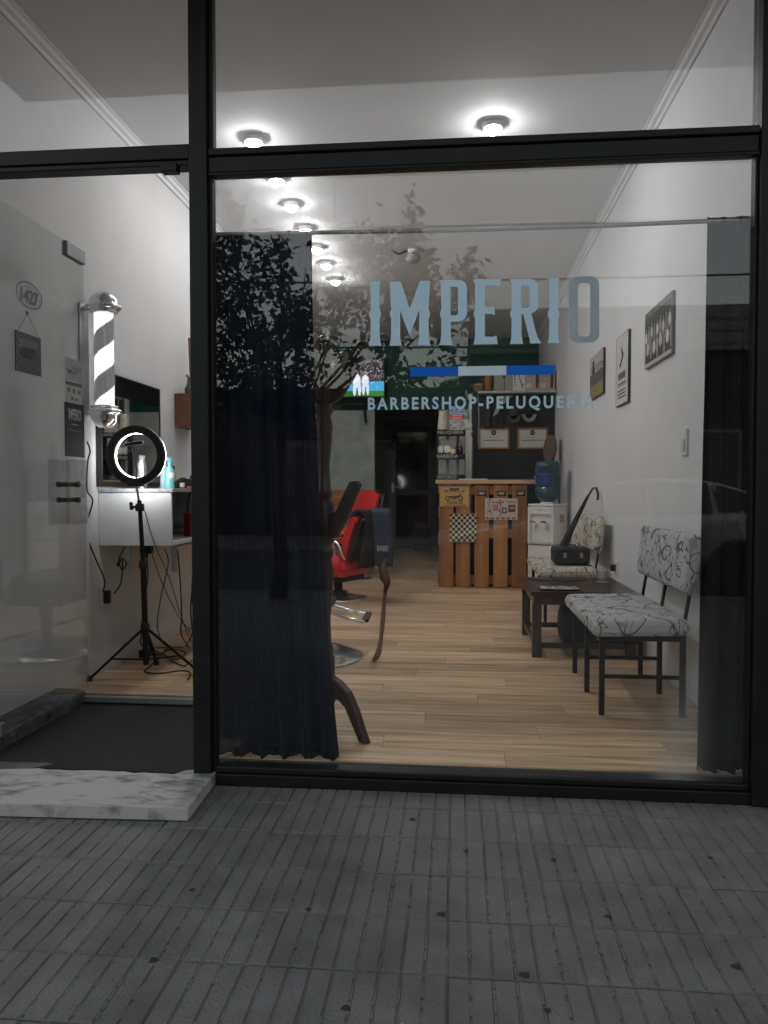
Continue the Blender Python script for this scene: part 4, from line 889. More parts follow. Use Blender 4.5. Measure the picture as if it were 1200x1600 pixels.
c = at(785, 620, Y=YN-.07); mb = MB().grid(lambda u, v: Vector((c.x-.02+.13*u-.10*v+.03*math.sin(u*7), YN-.1+.012*math.sin(u*11), c.z+.01-.26*v*(.35+.65*(1-u)))), 10, 10)
tag(mb.build('white_cloth', M('dingy_white', (.38, .37, .35), .9), solid=.008), 'crumpled white cloth hanging below the carton shelf', 'cloth')

# leaning things in the corner behind the cooler
t = thing('wooden_paddle', (1.08, 6.3, 0), 'rounded brown wooden paddle leaning in the corner behind water cooler', 'paddle')
gpts = [(-.0, 0), (.06, .02), (.085, .09), (.09, .17), (.075, .25), (.045, .30), (.02, .32)]; gp = gpts+[(-x, y) for x, y in gpts[::-1][:-1]]
o = Vector((1.07, 6.25, 1.42)); MB().prism(gp, o, (.75, -.6, 0), (.08, .12, .98), Vector((.6, .75, -.1)), .03).build('blade', M('paddle_brown', (.09, .045, .028), .4, var=.2), t, .006)
MB().bar(o+Vector((.0, .02, .05)), o+Vector((-.03, -.04, -1.41)), .04, .03).build('shaft', M('pole_dark', (.07, .06, .055), .5), t, .004)
for k, (x0, x1) in enumerate(((1.14, 1.19), (1.165, 1.205))):
    tag(MB().bar((x0, 5.95+.1*k, 0), (x1, 6.1+.12*k, 1.66), .02, .035).build('leaning_pole', M('pole_dark', (.07, .06, .055), .5), bevel=.003), ('dark slim pole leaning on the right wall behind the cooler', 'second slim pole leaning closer to the right wall')[k], 'pole')

# ------------------------------------------------------------ water cooler
def cooler():
    t = thing('water_cooler', (0, 0, 0), 'white water cooler with red and blue taps beside pallet counter', 'water cooler')
    wp = M('cooler_white', (.74, .74, .72), .32, var=.03); W = .155
    MB().box(-W, W, -W, W, .02, .50).build('lower_body', wp, t, .018, 3); MB().box(-W, W, -W+.03, W, .505, .905).build('rear_body', wp, t, .012)
    MB().box(-W, -W+.03, -W, -W+.031, .505, .905).build('cheek', wp, t, .006); MB().box(W-.03, W, -W, -W+.031, .505, .905).build('cheek', wp, t, .006)
    MB().box(-W+.031, W-.031, -W-.004, -W+.031, .82, .905).build('brow', wp, t, .008); MB().box(-W+.031, W-.031, -W-.02, -W+.031, .505, .535).build('drip_tray', M('tray', (.5, .5, .49), .4), t, .008)
    MB().box(-W, W, -W, W, .908, .935).build('lid', wp, t, .012)
    text('lettering', 'COOLER', M('grey_ink'), t, (-.03, -W-.0045, .865), Xn, Zn, .06, .01)
    for x, m in ((-.065, M('tap_red', (.5, .015, .015), .35)), (.065, M('tap_blue', (.02, .05, .2), .35))):
        tp = MB().box(x-.014, x+.014, -W-.03, -W+.03, .70, .735).build('tap', white_plastic, t, .005); MB().box(x-.045, x+.015, -W-.038, -W-.012, .737, .755).build('lever', m, tp, .005)
        MB().lathe([(.009, .66), (.011, .70)], (x, -W-.014, 0), 10).build('spout', white_plastic, tp)
    MB().box(W+.001, W+.003, -.02, .06, .74, .82).build('sticker', M('yellow_sticker', (.42, .30, .05), .6), t)
    bm_ = M('blue_bottle', (.035, .10, .16), .12, var=.1, coat=.5); n_ = bm_.node_tree.nodes['Principled BSDF']; n_.inputs['Transmission Weight'].default_value = .45
    b = MB().lathe([(.05, .936), (.055, .96), (.09, .975), (.125, 1.0), (.135, 1.04), (.135, 1.10), (.13, 1.105), (.13, 1.12), (.135, 1.125), (.135, 1.25), (.13, 1.255), (.13, 1.27), (.135, 1.275), (.135, 1.36), (.12, 1.39), (.0, 1.40)], (0, 0, 0), 32).build('bottle', bm_, t)
    MB().lathe([(.075, .936), (.075, .955), (.055, .957)], (0, 0, 0), 24).build('collar', white_plastic, t)
    lm_ = M('bottle_label', (.012, .05, .16), .4)
    MB().grid(lambda u, v: Vector((.1375*math.sin((u-.5)*2.4-.35), -.1375*math.cos((u-.5)*2.4-.35), 1.13+.115*v)), 20, 1).build('label', lm_, b)
    c = Vector((.138*math.sin(-.75), -.138*math.cos(-.75), 1.19)); tx = Vector((math.cos(-.75), math.sin(-.75), 0)); nn = Vector((math.sin(-.75), -math.cos(-.75), 0))
    rg = []; 
    for k in range(24): a_ = k/24*6.283; rg.append(c+nn*.004+tx*.042*math.cos(a_)+Vector((0, 0, .042*math.sin(a_))))
    rg += [c+nn*.004+(p-c-nn*.004)*.8 for p in rg]
    MB().add(rg, [(k, (k+1) % 24, 24+(k+1) % 24, 24+k) for k in range(24)]).build('emblem', M('pale_blue', (.3, .6, .8), .4), b)
    t.location = (.972, 5.45, 0); t.rotation_euler = (0, 0, rad(-36)); return t
cooler()

# ------------------------------------------------------------ waiting benches
def scroll(name, base, line):
    m = bpy.data.materials.new(name); m.use_nodes = True; n = m.node_tree.nodes; l = m.node_tree.links; b = n['Principled BSDF']; b.inputs['Roughness'].default_value = .85; b.inputs['Specular IOR Level'].default_value = .2
    tc = n.new('ShaderNodeTexCoord')
    def noise(sc_, det, dist=0., off=0.):
        mp = n.new('ShaderNodeMapping'); mp.inputs['Location'].default_value = (off, off*.7, off*.3); l.new(tc.outputs['Object'], mp.inputs[0])
        z = n.new('ShaderNodeTexNoise'); z.inputs['Scale'].default_value = sc_; z.inputs['Detail'].default_value = det; z.inputs['Distortion'].default_value = dist; l.new(mp.outputs[0], z.inputs['Vector']); return z.outputs[0]
    def band(src, c, wd, soft):
        a = n.new('ShaderNodeMath'); a.operation = 'SUBTRACT'; a.inputs[1].default_value = c; l.new(src, a.inputs[0])
        a2 = n.new('ShaderNodeMath'); a2.operation = 'ABSOLUTE'; l.new(a.outputs[0], a2.inputs[0])
        r_ = n.new('ShaderNodeMapRange'); r_.interpolation_type = 'SMOOTHSTEP'; r_.inputs[1].default_value = wd; r_.inputs[2].default_value = wd+soft; r_.inputs[3].default_value = 1; r_.inputs[4].default_value = 0; l.new(a2.outputs[0], r_.inputs[0]); return r_.outputs[0]
    A = band(noise(4.2, 0, 1.5), .5, .014, .008); A2 = band(noise(6.5, 0, 2.4, 5.), .56, .016, .008)
    P1 = noise(8, 1, .8, 3.); pr = n.new('ShaderNodeMapRange'); pr.inputs[1].default_value = .62; pr.inputs[2].default_value = .65; l.new(P1, pr.inputs[0])
    wv = n.new('ShaderNodeTexWave'); wv.inputs['Scale'].default_value = 40; wv.inputs['Distortion'].default_value = 3; l.new(tc.outputs['Object'], wv.inputs['Vector'])
    pm_ = n.new('ShaderNodeMath'); pm_.operation = 'MULTIPLY'; l.new(pr.outputs[0], pm_.inputs[0]); l.new(wv.outputs[1], pm_.inputs[1])
    mx = n.new('ShaderNodeMath'); mx.operation = 'MAXIMUM'; l.new(A, mx.inputs[0]); l.new(A2, mx.inputs[1])
    mx2 = n.new('ShaderNodeMath'); mx2.operation = 'MAXIMUM'; l.new(mx.outputs[0], mx2.inputs[0]); l.new(pm_.outputs[0], mx2.inputs[1])
    mc = n.new('ShaderNodeMix'); mc.data_type = 'RGBA'; l.new(mx2.outputs[0], mc.inputs[0]); mc.inputs[6].default_value = (*base, 1); mc.inputs[7].default_value = (*line, 1); l.new(mc.outputs[2], b.inputs['Base Color'])
    nb = n.new('ShaderNodeTexNoise'); nb.inputs['Scale'].default_value = 350; l.new(tc.outputs['Object'], nb.inputs['Vector']); bp = n.new('ShaderNodeBump'); bp.inputs['Strength'].default_value = .15; bp.inputs['Distance'].default_value = .003; l.new(nb.outputs[0], bp.inputs['Height']); l.new(bp.outputs[0], b.inputs['Normal'])
    return m
def bench(label, yc, wd, fab):
    t = thing('waiting_bench', (.9, yc, 0), label, 'bench')
    h = wd/2; tb = .013
    def pad(name, c, sx, sy, sz, tilt, puff):
        n_ = 14; mb = MB()
        def pt(a, b, s_):          # rounded box with a slightly crowned face
            e = lambda q, p: math.copysign(abs(q)**p, q)
            r = .032; ex = max(0, abs(a)*sx-(sx-r))/r; ey = max(0, abs(b)*sy-(sy-r))/r; d = min(1, math.hypot(ex, ey))
            zz = s_*(sz-r*.9*(1-math.sqrt(max(0, 1-d*d)))+puff*(1-a*a)*(1-b*b)*(s_ > 0))
            return (a*sx, b*sy, zz)
        us = [-1, -.985, -.96, -.93, -.88, -.75, -.5, -.2, .2, .5, .75, .88, .93, .96, .985, 1]
        for s_ in (1, -1):
            mb.grid(lambda u, v: Vector(pt(us[int(round(u*15))]*s_, us[int(round(v*15))], s_)), 15, 15)
        m_ = len(us); k0 = len(mb.v)//2
        rim = [i for i in range(m_)]+[j*m_+m_-1 for j in range(1, m_)]+[(m_-1)*m_+i for i in range(m_-2, -1, -1)]+[j*m_ for j in range(m_-2, 0, -1)]
        top = [mb.v[i] for i in rim]; bot = [(x, y, -z) for x, y, z in top]; n2_ = len(top)
        mb.add(bot+top, [(i, (i+1) % n2_, n2_+(i+1) % n2_, n2_+i) for i in range(n2_)], True)
        R_ = Matrix.Rotation(tilt, 3, 'Y'); mb.v = [tuple(R_ @ Vector(v)+Vector(c)) for v in mb.v]
        return mb.build(name, fab, t)
    pad('seat', (.875, yc, .432), .225, h+.01, .042, rad(-1.5), .012)
    pad('backrest', (1.118, yc+.03, .735), .145, h+.03, .032, rad(-90+6), .012)
    for q in (-1, 0, 1):
        y = yc+q*(h-.045)
        MB().box(.69-.0, .69+.025, y-tb, y+tb, 0, .395).build('leg', black_metal, t, .002); MB().box(1.07, 1.095, y-tb, y+tb, 0, .395).build('leg', black_metal, t, .002)
        MB().box(.717, 1.068, y-tb, y+tb, .365, .393).build('side_rail', black_metal, t, .002); MB().box(.717, 1.068, y-.009, y+.009, .18, .198).build('stretcher', black_metal, t, .002)
        MB().bar((1.082, y+.02, .38), (1.14, y+.02, .74), .03, .012, (1, 0, 0)).build('back_post', black_metal, t, .002)
    MB().box(.69, .715, yc-h+.06, yc+h-.06, .366, .392).build('front_rail', black_metal, t, .002)
    return t
bench('waiting bench in grey scroll fabric standing between table and black curtain', 1.265, .94, scroll('grey_scroll_fabric', (.50, .50, .50), (.12, .12, .125)))
bench('waiting bench in cream scroll fabric with a black case on it', 3.72, 1.06, scroll('cream_scroll_fabric', (.60, .56, .48), (.10, .085, .075)))

# ------------------------------------------------------------ low table
tb = thing('low_table', (.82, 2.49, 0), 'low dark wooden table between the two waiting benches', 'table')
tabw = two_tone('table_wood', (.022, .011, .008), (.075, .038, .026), 6, .3, .75, .32, (1, .2, 1), .08)
for k in range(4): MB().box(.48+k*.169, .48+k*.169+.167, 2.07, 2.92, .405, .432).build('top_board', tabw, tb, .003)
MB().box(.5, .525, 2.10, 2.89, .345, .403).build('apron', tabw, tb); MB().box(1.115, 1.14, 2.10, 2.89, .345, .403).build('apron', tabw, tb); MB().box(.526, 1.114, 2.095, 2.12, .345, .403).build('apron', tabw, tb); MB().box(.526, 1.114, 2.87, 2.895, .345, .403).build('apron', tabw, tb)
for x in (.49, 1.09):
    for y in (2.085, 2.845): MB().box(x, x+.06, y, y+.06, 0, .344).build('leg', tabw, tb, .004)
MB().box(.551, 1.089, 2.1, 2.13, .06, .095).build('stretcher', tabw, tb, .003); MB().box(.551, 1.089, 2.86, 2.89, .06, .095).build('stretcher', tabw, tb, .003)
MB().box(.505, .535, 2.146, 2.844, .06, .095).build('stretcher', tabw, tb, .003)
def magf(u, v):
    r_ = random.Random(int(u*30)*3+int(v*22)*101); return (210, 210, 208) if r_.random() < .42 else (26, 26, 28)
t = thing('magazine', (.68, 2.2, .433), 'black and white magazine lying on the low dark table', 'magazine')
MB().box(.55, .80, 2.13, 2.30, .4335, .442).build('pages', black_matte, t, .001); picture('cover', t, (.552, 2.132, .4425), Xn, (0, 1, 0), .246, .166, 30, 22, magf)
t = thing('drinking_glass', (1.02, 2.58, .433), 'small clear drinking glass on the low dark table', 'glass')
MB().lathe([(.026, 0), (.034, .09), (.032, .09), (.025, .006), (0, .006)], (1.02, 2.58, .4335), 20).build('cup', glass_mat('cup_glass', (.94, .95, .95), .06, dust=.05), t); MB().lathe([(.0, 0), (.045, 0), (.05, .006), (0, .007)], (1.02, 2.58, .4331), 20).build('saucer', M('glass_grey', (.3, .3, .3), .1), t)
pts = [(.52, 2.75, .436), (.62, 2.66, .436), (.7, 2.7, .436), (.78, 2.62, .436), (.86, 2.68, .436), (.95, 2.75, .436)]
tag(MB().tube(pts, .003, 5).build('charging_cable', black_plastic), 'thin black cable lying across the low dark table', 'cable')
# black bag below, black case with pole on the far bench
t = thing('black_bag', (.85, 2.5, 0), 'soft black bag on the floor under the low table', 'bag')
def bagf(u, v):
    th = u*2*math.pi; ph = (v-.5)*math.pi; s_ = lambda q, e: math.copysign(abs(q)**e, q)
    return Vector((.84+.13*s_(math.cos(ph), .5)*s_(math.cos(th), .6), 2.5+.17*s_(math.cos(ph), .5)*s_(math.sin(th), .6), .155+.148*s_(math.sin(ph), .6)))
MB().grid(bagf, 28, 14).build('body', M('nylon', (.012, .012, .013), .6, var=.2, bump=.5, bscale=40), t); MB().tube([(.78, 2.45, .29), (.8, 2.47, .325), (.88, 2.5, .325), (.9, 2.52, .29)], .008, 6).build('handle', black_matte, t)
t = thing('black_case', (.93, 3.42, .485), 'black hard case with two pale clasps on cream scroll bench', 'case')
MB().box(.775, 1.06, 3.29, 3.52, .497, .625).build('body', black_plastic, t, .018, 3); MB().box(.773, 1.062, 3.288, 3.522, .578, .584).build('seam', black_matte, t)
for x in (.86, .99): MB().box(x-.012, x+.012, 3.280, 3.289, .545, .585).build('clasp', M('brass', (.5, .42, .26), .35, .8), t, .002)
MB().tube([(.88, 3.34, .626), (.89, 3.34, .645), (.95, 3.34, .645), (.96, 3.34, .626)], .007, 6).build('handle', black_plastic, t)
t = thing('folded_umbrella', (.86, 3.56, .49), 'folded black umbrella leaning from the bench to the right wall', 'umbrella')
MB().tube([(.855, 3.56, .492), (.885, 3.57, .60), (.95, 3.60, .75), (1.10, 3.68, 1.03)], [.012, .04, .026, .012], 10).build('canopy', black_matte, t); MB().tube([(1.10, 3.68, 1.03), (1.145, 3.70, 1.10), (1.175, 3.705, 1.105), (1.19, 3.705, 1.05), (1.185, 3.70, 1.0)], .011, 8).build('handle', M('umbrella_grip', (.04, .03, .025), .4), t)

# ------------------------------------------------------------ right wall: pictures, switch, socket
def wall_pic(name, ya, yb, z0, z1, fn, nx, ny, label, cat, edge):
    t = thing(name, (XR, (ya+yb)/2, z0), label, cat)
    MB().box(XR-.02, XR-.001, ya, yb, z0, z1).build('frame', edge, t, .002)
    picture('print', t, (XR-.0206, yb-.006, z0+.006), (0, -1, 0), Zn, yb-ya-.012, z1-z0-.012, nx, ny, fn)
def team(u, v):
    r_ = random.Random(int(u*64)*13+int(v*44)*7); g = 52
    if v > .9: g = 80 if int(u*60) % 3 else 150
    elif v > .78: g = 70+r_.uniform(-20, 20)
    elif v < .2: g = 44+r_.uniform(-8, 8)
    for row, (cy, n_) in enumerate(((.66, 9), (.42, 8))):
        k = u*n_+row*.5; i = int(k); f = k-i-.5; hy_ = cy+.025*((i*7) % 3-1)
        if (f/.40)**2+((v-hy_+.11)/.13)**2 < 1: g = (205, 150, 190, 120)[(i+row) % 4]
        if math.hypot(f*.11*1.6, v-hy_-.045) < .042: g = 122
        if abs(abs(f)-.16) < .09 and hy_-.34 < v < hy_-.2: g = (70, 176)[(i+row) % 2]
    if v < .055: g = 190
    return (g, g, g)
wall_pic('team_photo', 1.53, 2.15, 1.86, 2.21, team, 96, 64, 'black and white team photograph hung by the black curtain', 'picture', M('pic_grey', (.25, .25, .25), .5))
def poster2(u, v):
    g = 205
    d = math.hypot((u-.5)*.8, v-.84)
    if .055 < d < .065: g = 60
    if math.hypot((u-.5)*1.2, (v-.78)) < .045 or (abs(u-.47-.1*math.sin(v*20)) < .07 and .55 < v < .76): g = 34
    if .36 < v < .46 and .2 < u < .82: g = 60 if int(u*22+int(v*60)) % 3 else 150
    for c in (.30, .265, .20, .15, .10):
        if abs(v-c) < .007 and .18 < u < .84: g = 96
    if u < .02: g = 60
    return (g, g, g)
wall_pic('poster_panel', 2.63, 3.05, 1.712, 2.222, poster2, 44, 80, 'tall white poster panel with a black figure and text', 'poster', M('pic_black', (.04, .04, .04), .5))
def land(u, v):
    r_ = random.Random(int(u*40)*3+int(v*34)*11)
    if v < .30: return (140+10*u, 132, 88)
    if v < .58: return (92+r_.uniform(-12, 12),)*3
    if v < .78 and (abs(u-.28) < .12*(1-(v-.5)*1.2) or r_.random() < .25): return (52, 52, 50)
    if abs(u-.28) < .08 and v < .9: return (60, 60, 58)
    return (182, 182, 180)
wall_pic('landscape_print', 3.56, 4.2, 1.89, 2.262, land, 50, 40, 'landscape print with pale grass hung farthest from the window', 'picture', M('pic_black'))
t = thing('light_switch', (XR, 1.3, 1.28), 'white upright light switch plate on the right wall', 'switch')
MB().box(XR-.012, XR-.0005, 1.255, 1.34, 1.275, 1.418).build('plate', white_plastic, t, .003); MB().box(XR-.018, XR-.0125, 1.275, 1.32, 1.30, 1.36).build('rocker', M('rocker', (.6, .6, .6), .4), t, .002)
t = thing('power_socket', (XR, 3.12, .45), 'white power socket with black plug behind the cream bench', 'socket')
MB().box(XR-.012, XR-.0005, 2.98, 3.1, .44, .55).build('plate', white_plastic, t, .003); MB().box(XR-.05, XR-.0125, 3.02, 3.06, .47, .52).build('plug', black_plastic, t, .005)

# ------------------------------------------------------------ left: vanity counter, mirror, ring light, barber pole
va = thing('vanity_counter', (-1.9, 2.4, .76), 'white wall mounted barber counter with open shelf beside the ring light', 'counter')
lam = M('white_laminate', (.70, .71, .72), .4, var=.02); VY = 1.42; VX = -1.665
MB().box(XL+.002, VX, VY, VY+.018, .762, 1.075).build('end_panel', lam, va, .002)
MB().box(XL+.002, VX+.012, VY-.006, 3.9, 1.077, 1.098).build('top', M('counter_top', (.34, .34, .35), .3, var=.3, scale=40), va, .002)
MB().box(XL+.002, VX, VY+.02, 3.9, .762, .785).build('bottom_shelf', lam, va, .002); MB().box(XL+.002, VX, 3.88, 3.9, .787, 1.075).build('end_panel', lam, va, .002)
MB().box(XL+.002, XL+.012, VY+.02, 3.878, .787, 1.075).build('rear_panel', M('shelf_grey', (.3, .3, .3), .6), va); MB().box(XL+.013, VX-.002, 2.6, 2.618, .787, 1.075).build('divider', lam, va)
for x in (-1.99, -1.70):
    MB().box(x, x+.035, 1.50, 1.506, .60, .758).build('bracket', steel, va); MB().box(x, x+.035, 1.507, 1.9, .752, .758).build('bracket', steel, va)
mi = thing('wall_mirror', (XL, 1.86, 1.11), 'dark framed wall mirror above the white barber counter', 'mirror')
MB().box(XL+.002, XL+.02, 1.39, 2.34, 1.11, 1.80).build('backing', black_plastic, mi, .002); MB().box(XL+.021, XL+.024, 1.43, 2.30, 1.14, 1.665).build('mirror_glass', M('mirror_silver', (.75, .76, .76), .02, 1., var=0), mi)
MB().box(XL+.021, XL+.026, 1.43, 2.30, 1.668, 1.79).build('dark_header', M('gloss_black', (.008, .008, .008), .08), mi)
def pbottle(name, x, y, prof, m, label, cat, capm=None, capprof=None, z=1.099):
    t = thing(name, (x, y, z), label, cat); MB().lathe(prof, (x, y, z), 18).build('body', m, t)
    if capprof: MB().lathe(capprof, (x, y, z), 14).build('cap', capm, t)
    return t
t = pbottle('spray_bottle', -1.735, 1.58, [(.026, 0), (.028, .01), (.028, .11), (.012, .135), (.012, .15)], M('teal_plastic', (.16, .42, .46), .35), 'teal spray bottle standing on the white counter by ring light', 'bottle', M('teal_cap', (.10, .34, .40), .4), [(.015, .15), (.015, .165), (.009, .168), (.009, .19), (.0, .191)])
MB().box(-1.755, -1.72, 1.575, 1.585, 1.27, 1.285).build('trigger', M('teal_cap'), t, .003); MB().grid(lambda u, v: Vector((-1.735+.0285*math.sin(u*5), 1.58-.0285*math.cos(u*5), 1.165+.03*v)), 14, 1).build('label', paper, t)
pbottle('amber_bottle', -1.72, 1.98, [(.03, 0), (.033, .01), (.033, .075), (.014, .1), (.014, .115)], M('amber', (.06, .03, .015), .2), 'dark amber bottle with white label on the barber counter', 'bottle', black_plastic, [(.017, .115), (.017, .14), (.006, .143), (.006, .16), (0, .161)])
tag(MB().grid(lambda u, v: Vector((-1.72+.0336*math.sin(u*6.0), 1.98-.0336*math.cos(u*6.0), 1.12+.04*v)), 16, 1).build('bottle_label', paper), 'white paper label round the amber bottle', 'label')
pbottle('yellow_bottle', -1.82, 1.86, [(.02, 0), (.022, .1), (.01, .12)], M('yellow_plastic', (.45, .33, .05), .4), 'small yellow bottle behind the teal spray bottle', 'bottle', black_plastic, [(.012, .12), (.012, .145), (0, .146)])
pbottle('clear_bottle', -1.80, 1.66, [(.024, 0), (.026, .01), (.026, .09), (.012, .11), (.012, .125)], M('pale_teal', (.3, .42, .42), .2), 'pale glassy bottle next to the teal spray bottle', 'bottle', white_plastic, [(.014, .125), (.014, .14), (0, .141)])
pbottle('white_jar', -1.70, 2.12, [(.034, 0), (.036, .01), (.036, .045), (.03, .05)], white_plastic, 'squat white jar beside the amber bottle on counter', 'jar', M('jar_lid', (.5, .5, .5), .3), [(.037, .05), (.037, .066), (0, .067)])
pbottle('spray_can', -1.90, 1.56, [(.028, 0), (.028, .15), (.02, .165), (.02, .17)], steel, 'silver spray can standing behind the ring light', 'can', M('can_cap', (.2, .2, .2), .4), [(.019, .17), (.019, .2), (0, .201)])
t = thing('hair_clipper', (-1.72, 1.76, 1.099), 'black hair clipper lying on the counter by the bottles', 'clipper'); MB().prism([(0, 0), (.13, 0), (.15, .03), (.10, .06), (.05, .072), (0, .04)], (-1.76, 1.74, 1.0995), (.8, .6, 0), (0, 0, 1), (-.6, .8, 0), .05).build('body', black_plastic, t, .01)
MB().box(-1.725, -1.695, 1.715, 1.735, 1.105, 1.135).build('label', M('clip_label', (.5, .5, .5), .4), t, .004); MB().box(-1.69, -1.66, 1.74, 1.76, 1.101, 1.114).build('guard', M('clip_red', (.4, .02, .04), .4), t, .003)
pbottle('red_cup', -1.74, 1.98, [(.05, 0), (.055, .15), (.052, .15), (.047, .01), (0, .01)], M('red_plastic', (.4, .012, .012), .4), 'red plastic cup inside the open shelf of counter', 'cup', z=.786)
t = thing('towel_stack', (-1.9, 2.3, .786), 'folded grey towel inside the open shelf of the counter', 'towel'); MB().box(-1.98, -1.70, 2.15, 2.45, .787, .83).build('towel', M('towel_grey', (.35, .35, .36), .95, bump=.6, bscale=200), t, .015); MB().box(-1.97, -1.71, 2.16, 2.44, .832, .87).build('towel', M('towel_grey'), t, .015)
# wooden wall box
wb = thing('wall_box', (XL, 2.82, 1.55), 'small brown wooden box shelf on the left wall', 'wall shelf')
br_w = M('brown_box', (.13, .05, .022), .5, var=.3, scale=12)
MB().box(XL+.002, XL+.016, 2.66, 2.98, 1.56, 1.81).build('rear_panel', br_w, wb); MB().box(XL+.017, XL+.14, 2.66, 2.675, 1.56, 1.81).build('side', br_w, wb); MB().box(XL+.017, XL+.14, 2.965, 2.98, 1.56, 1.81).build('side', br_w, wb)
MB().box(XL+.017, XL+.14, 2.676, 2.964, 1.56, 1.575).build('shelf', br_w, wb); MB().box(XL+.017, XL+.14, 2.676, 2.964, 1.795, 1.81).build('top', br_w, wb); MB().box(XL+.125, XL+.139, 2.69, 2.95, 1.58, 1.79).build('front_panel', M('orange_panel', (.26, .10, .045), .5, var=.2), wb)
t = pbottle('ornament_bottle', XL+.08, 2.76, [(.03, 0), (.035, .04), (.02, .07), (.012, .1), (.012, .13)], M('olive_glass', (.06, .07, .03), .25), 'small ornament bottle with flowers on the brown wall box', 'ornament', z=1.811)
for k in range(7): MB().lathe([(0, -.014), (.013, -.004), (.012, .006), (0, .013)], (XL+.08+rnd.uniform(-.03, .03), 2.78+rnd.uniform(-.04, .05), 1.955+rnd.uniform(-.02, .05)), 8).build('flower', [M('pink', (.4, .14, .12), .7), M('leafy', (.06, .14, .04), .7)][k % 2], t)
tag(MB().tube([(XL+.06, 2.88, 1.811), (XL+.05, 2.86, 2.26)], .011, 8).build('wooden_stick', M('stick_wood', (.18, .09, .05), .6)), 'slim wooden stick standing upright on the brown wall box', 'stick')
# ring light on tripod
def ring_light():
    B = Vector((-1.80, 1.325, 0)); t = thing('ring_light', B, 'black ring light on a tripod before the white counter', 'ring light')
    c = Vector((-1.825, 1.30, 1.287)); n_ = 48
    def tor(r0, r1, y0, y1):
        mb = MB(); prof = [(r0, y0), (r1, y0), (r1, y1), (r0, y1)]
        vs = [Vector((c.x+r*math.sin(2*math.pi*k/n_), c.y+y_, c.z+r*math.cos(2*math.pi*k/n_))) for k in range(n_) for r, y_ in prof]
        return mb.add(vs, [(k*4+i, k*4+(i+1) % 4, ((k+1) % n_)*4+(i+1) % 4, ((k+1) % n_)*4+i) for k in range(n_) for i in range(4)], True)
    tor(.128, .172, -.018, .012).build('housing', black_plastic, t, .004); tor(.126, .168, .0125, .022).build('diffuser', M('ring_glow', (.9, .9, .9), .5, emis=(1, 1, 1), estr=RING, var=0), t)
    MB().box(c.x-.045, c.x+.045, c.y-.02, c.y+.014, c.z-.178, c.z-.128).build('yoke', black_plastic, t, .006)
    MB().tube([(c.x, c.y, c.z-.175), (B.x-.02, B.y, 1.02)], .007, 8).build('neck', steel, t)
    MB().tube([(B.x-.02, B.y, 1.03), (B.x-.016, B.y, .98), (B.x, B.y, .66)], .0125, 10).build('upper_pole', black_metal, t); MB().tube([(B.x, B.y, .68), (B.x+.012, B.y, .08)], .017, 10).build('lower_pole', black_metal, t)
    for z, x in ((.99, B.x-.017), (.66, B.x), (.30, B.x+.008)): MB().lathe([(.024, -.022), (.026, -.01), (.026, .01), (.022, .022)], (x, B.y, z), 14).build('collar', black_plastic, t)
    kb = MB().tube([(B.x-.03, B.y, .99), (B.x-.065, B.y-.005, .995)], .008, 8).build('clamp_knob', black_plastic, t); MB().bar((B.x-.065, B.y, .975), (B.x-.07, B.y, 1.02), .012, .02).build('wing', black_plastic, kb, .003)
    MB().tube([(c.x, c.y-.002, c.z-.14), (c.x+.002, c.y+.0, c.z-.08), (c.x-.02, c.y, c.z+.05)], .0055, 7).build('phone_arm', black_plastic, t); MB().bar((c.x-.06, c.y, c.z+.062), (c.x+.045, c.y, c.z+.075), .03, .02).build('phone_clamp', black_plastic, t, .004)
    hub = Vector((B.x+.008, B.y, .30)); low = Vector((B.x+.012, B.y, .11))
    for f in ((-2.085, 1.235, .012), (-1.50, 1.43, .012), (-1.86, 1.66, .012)):
        f = Vector(f); lg_ = MB().bar(hub+(f-hub).normalized()*.02, f, .022, .014).build('leg', black_metal, t, .002); m_ = hub+(f-hub)*.62; MB().bar(low, m_, .014, .008).build('brace', black_metal, lg_); MB().lathe([(.016, 0), (.016, .02), (.01, .03)], (f.x, f.y, 0), 10).build('rubber_foot', black_plastic, lg_)
ring_light()
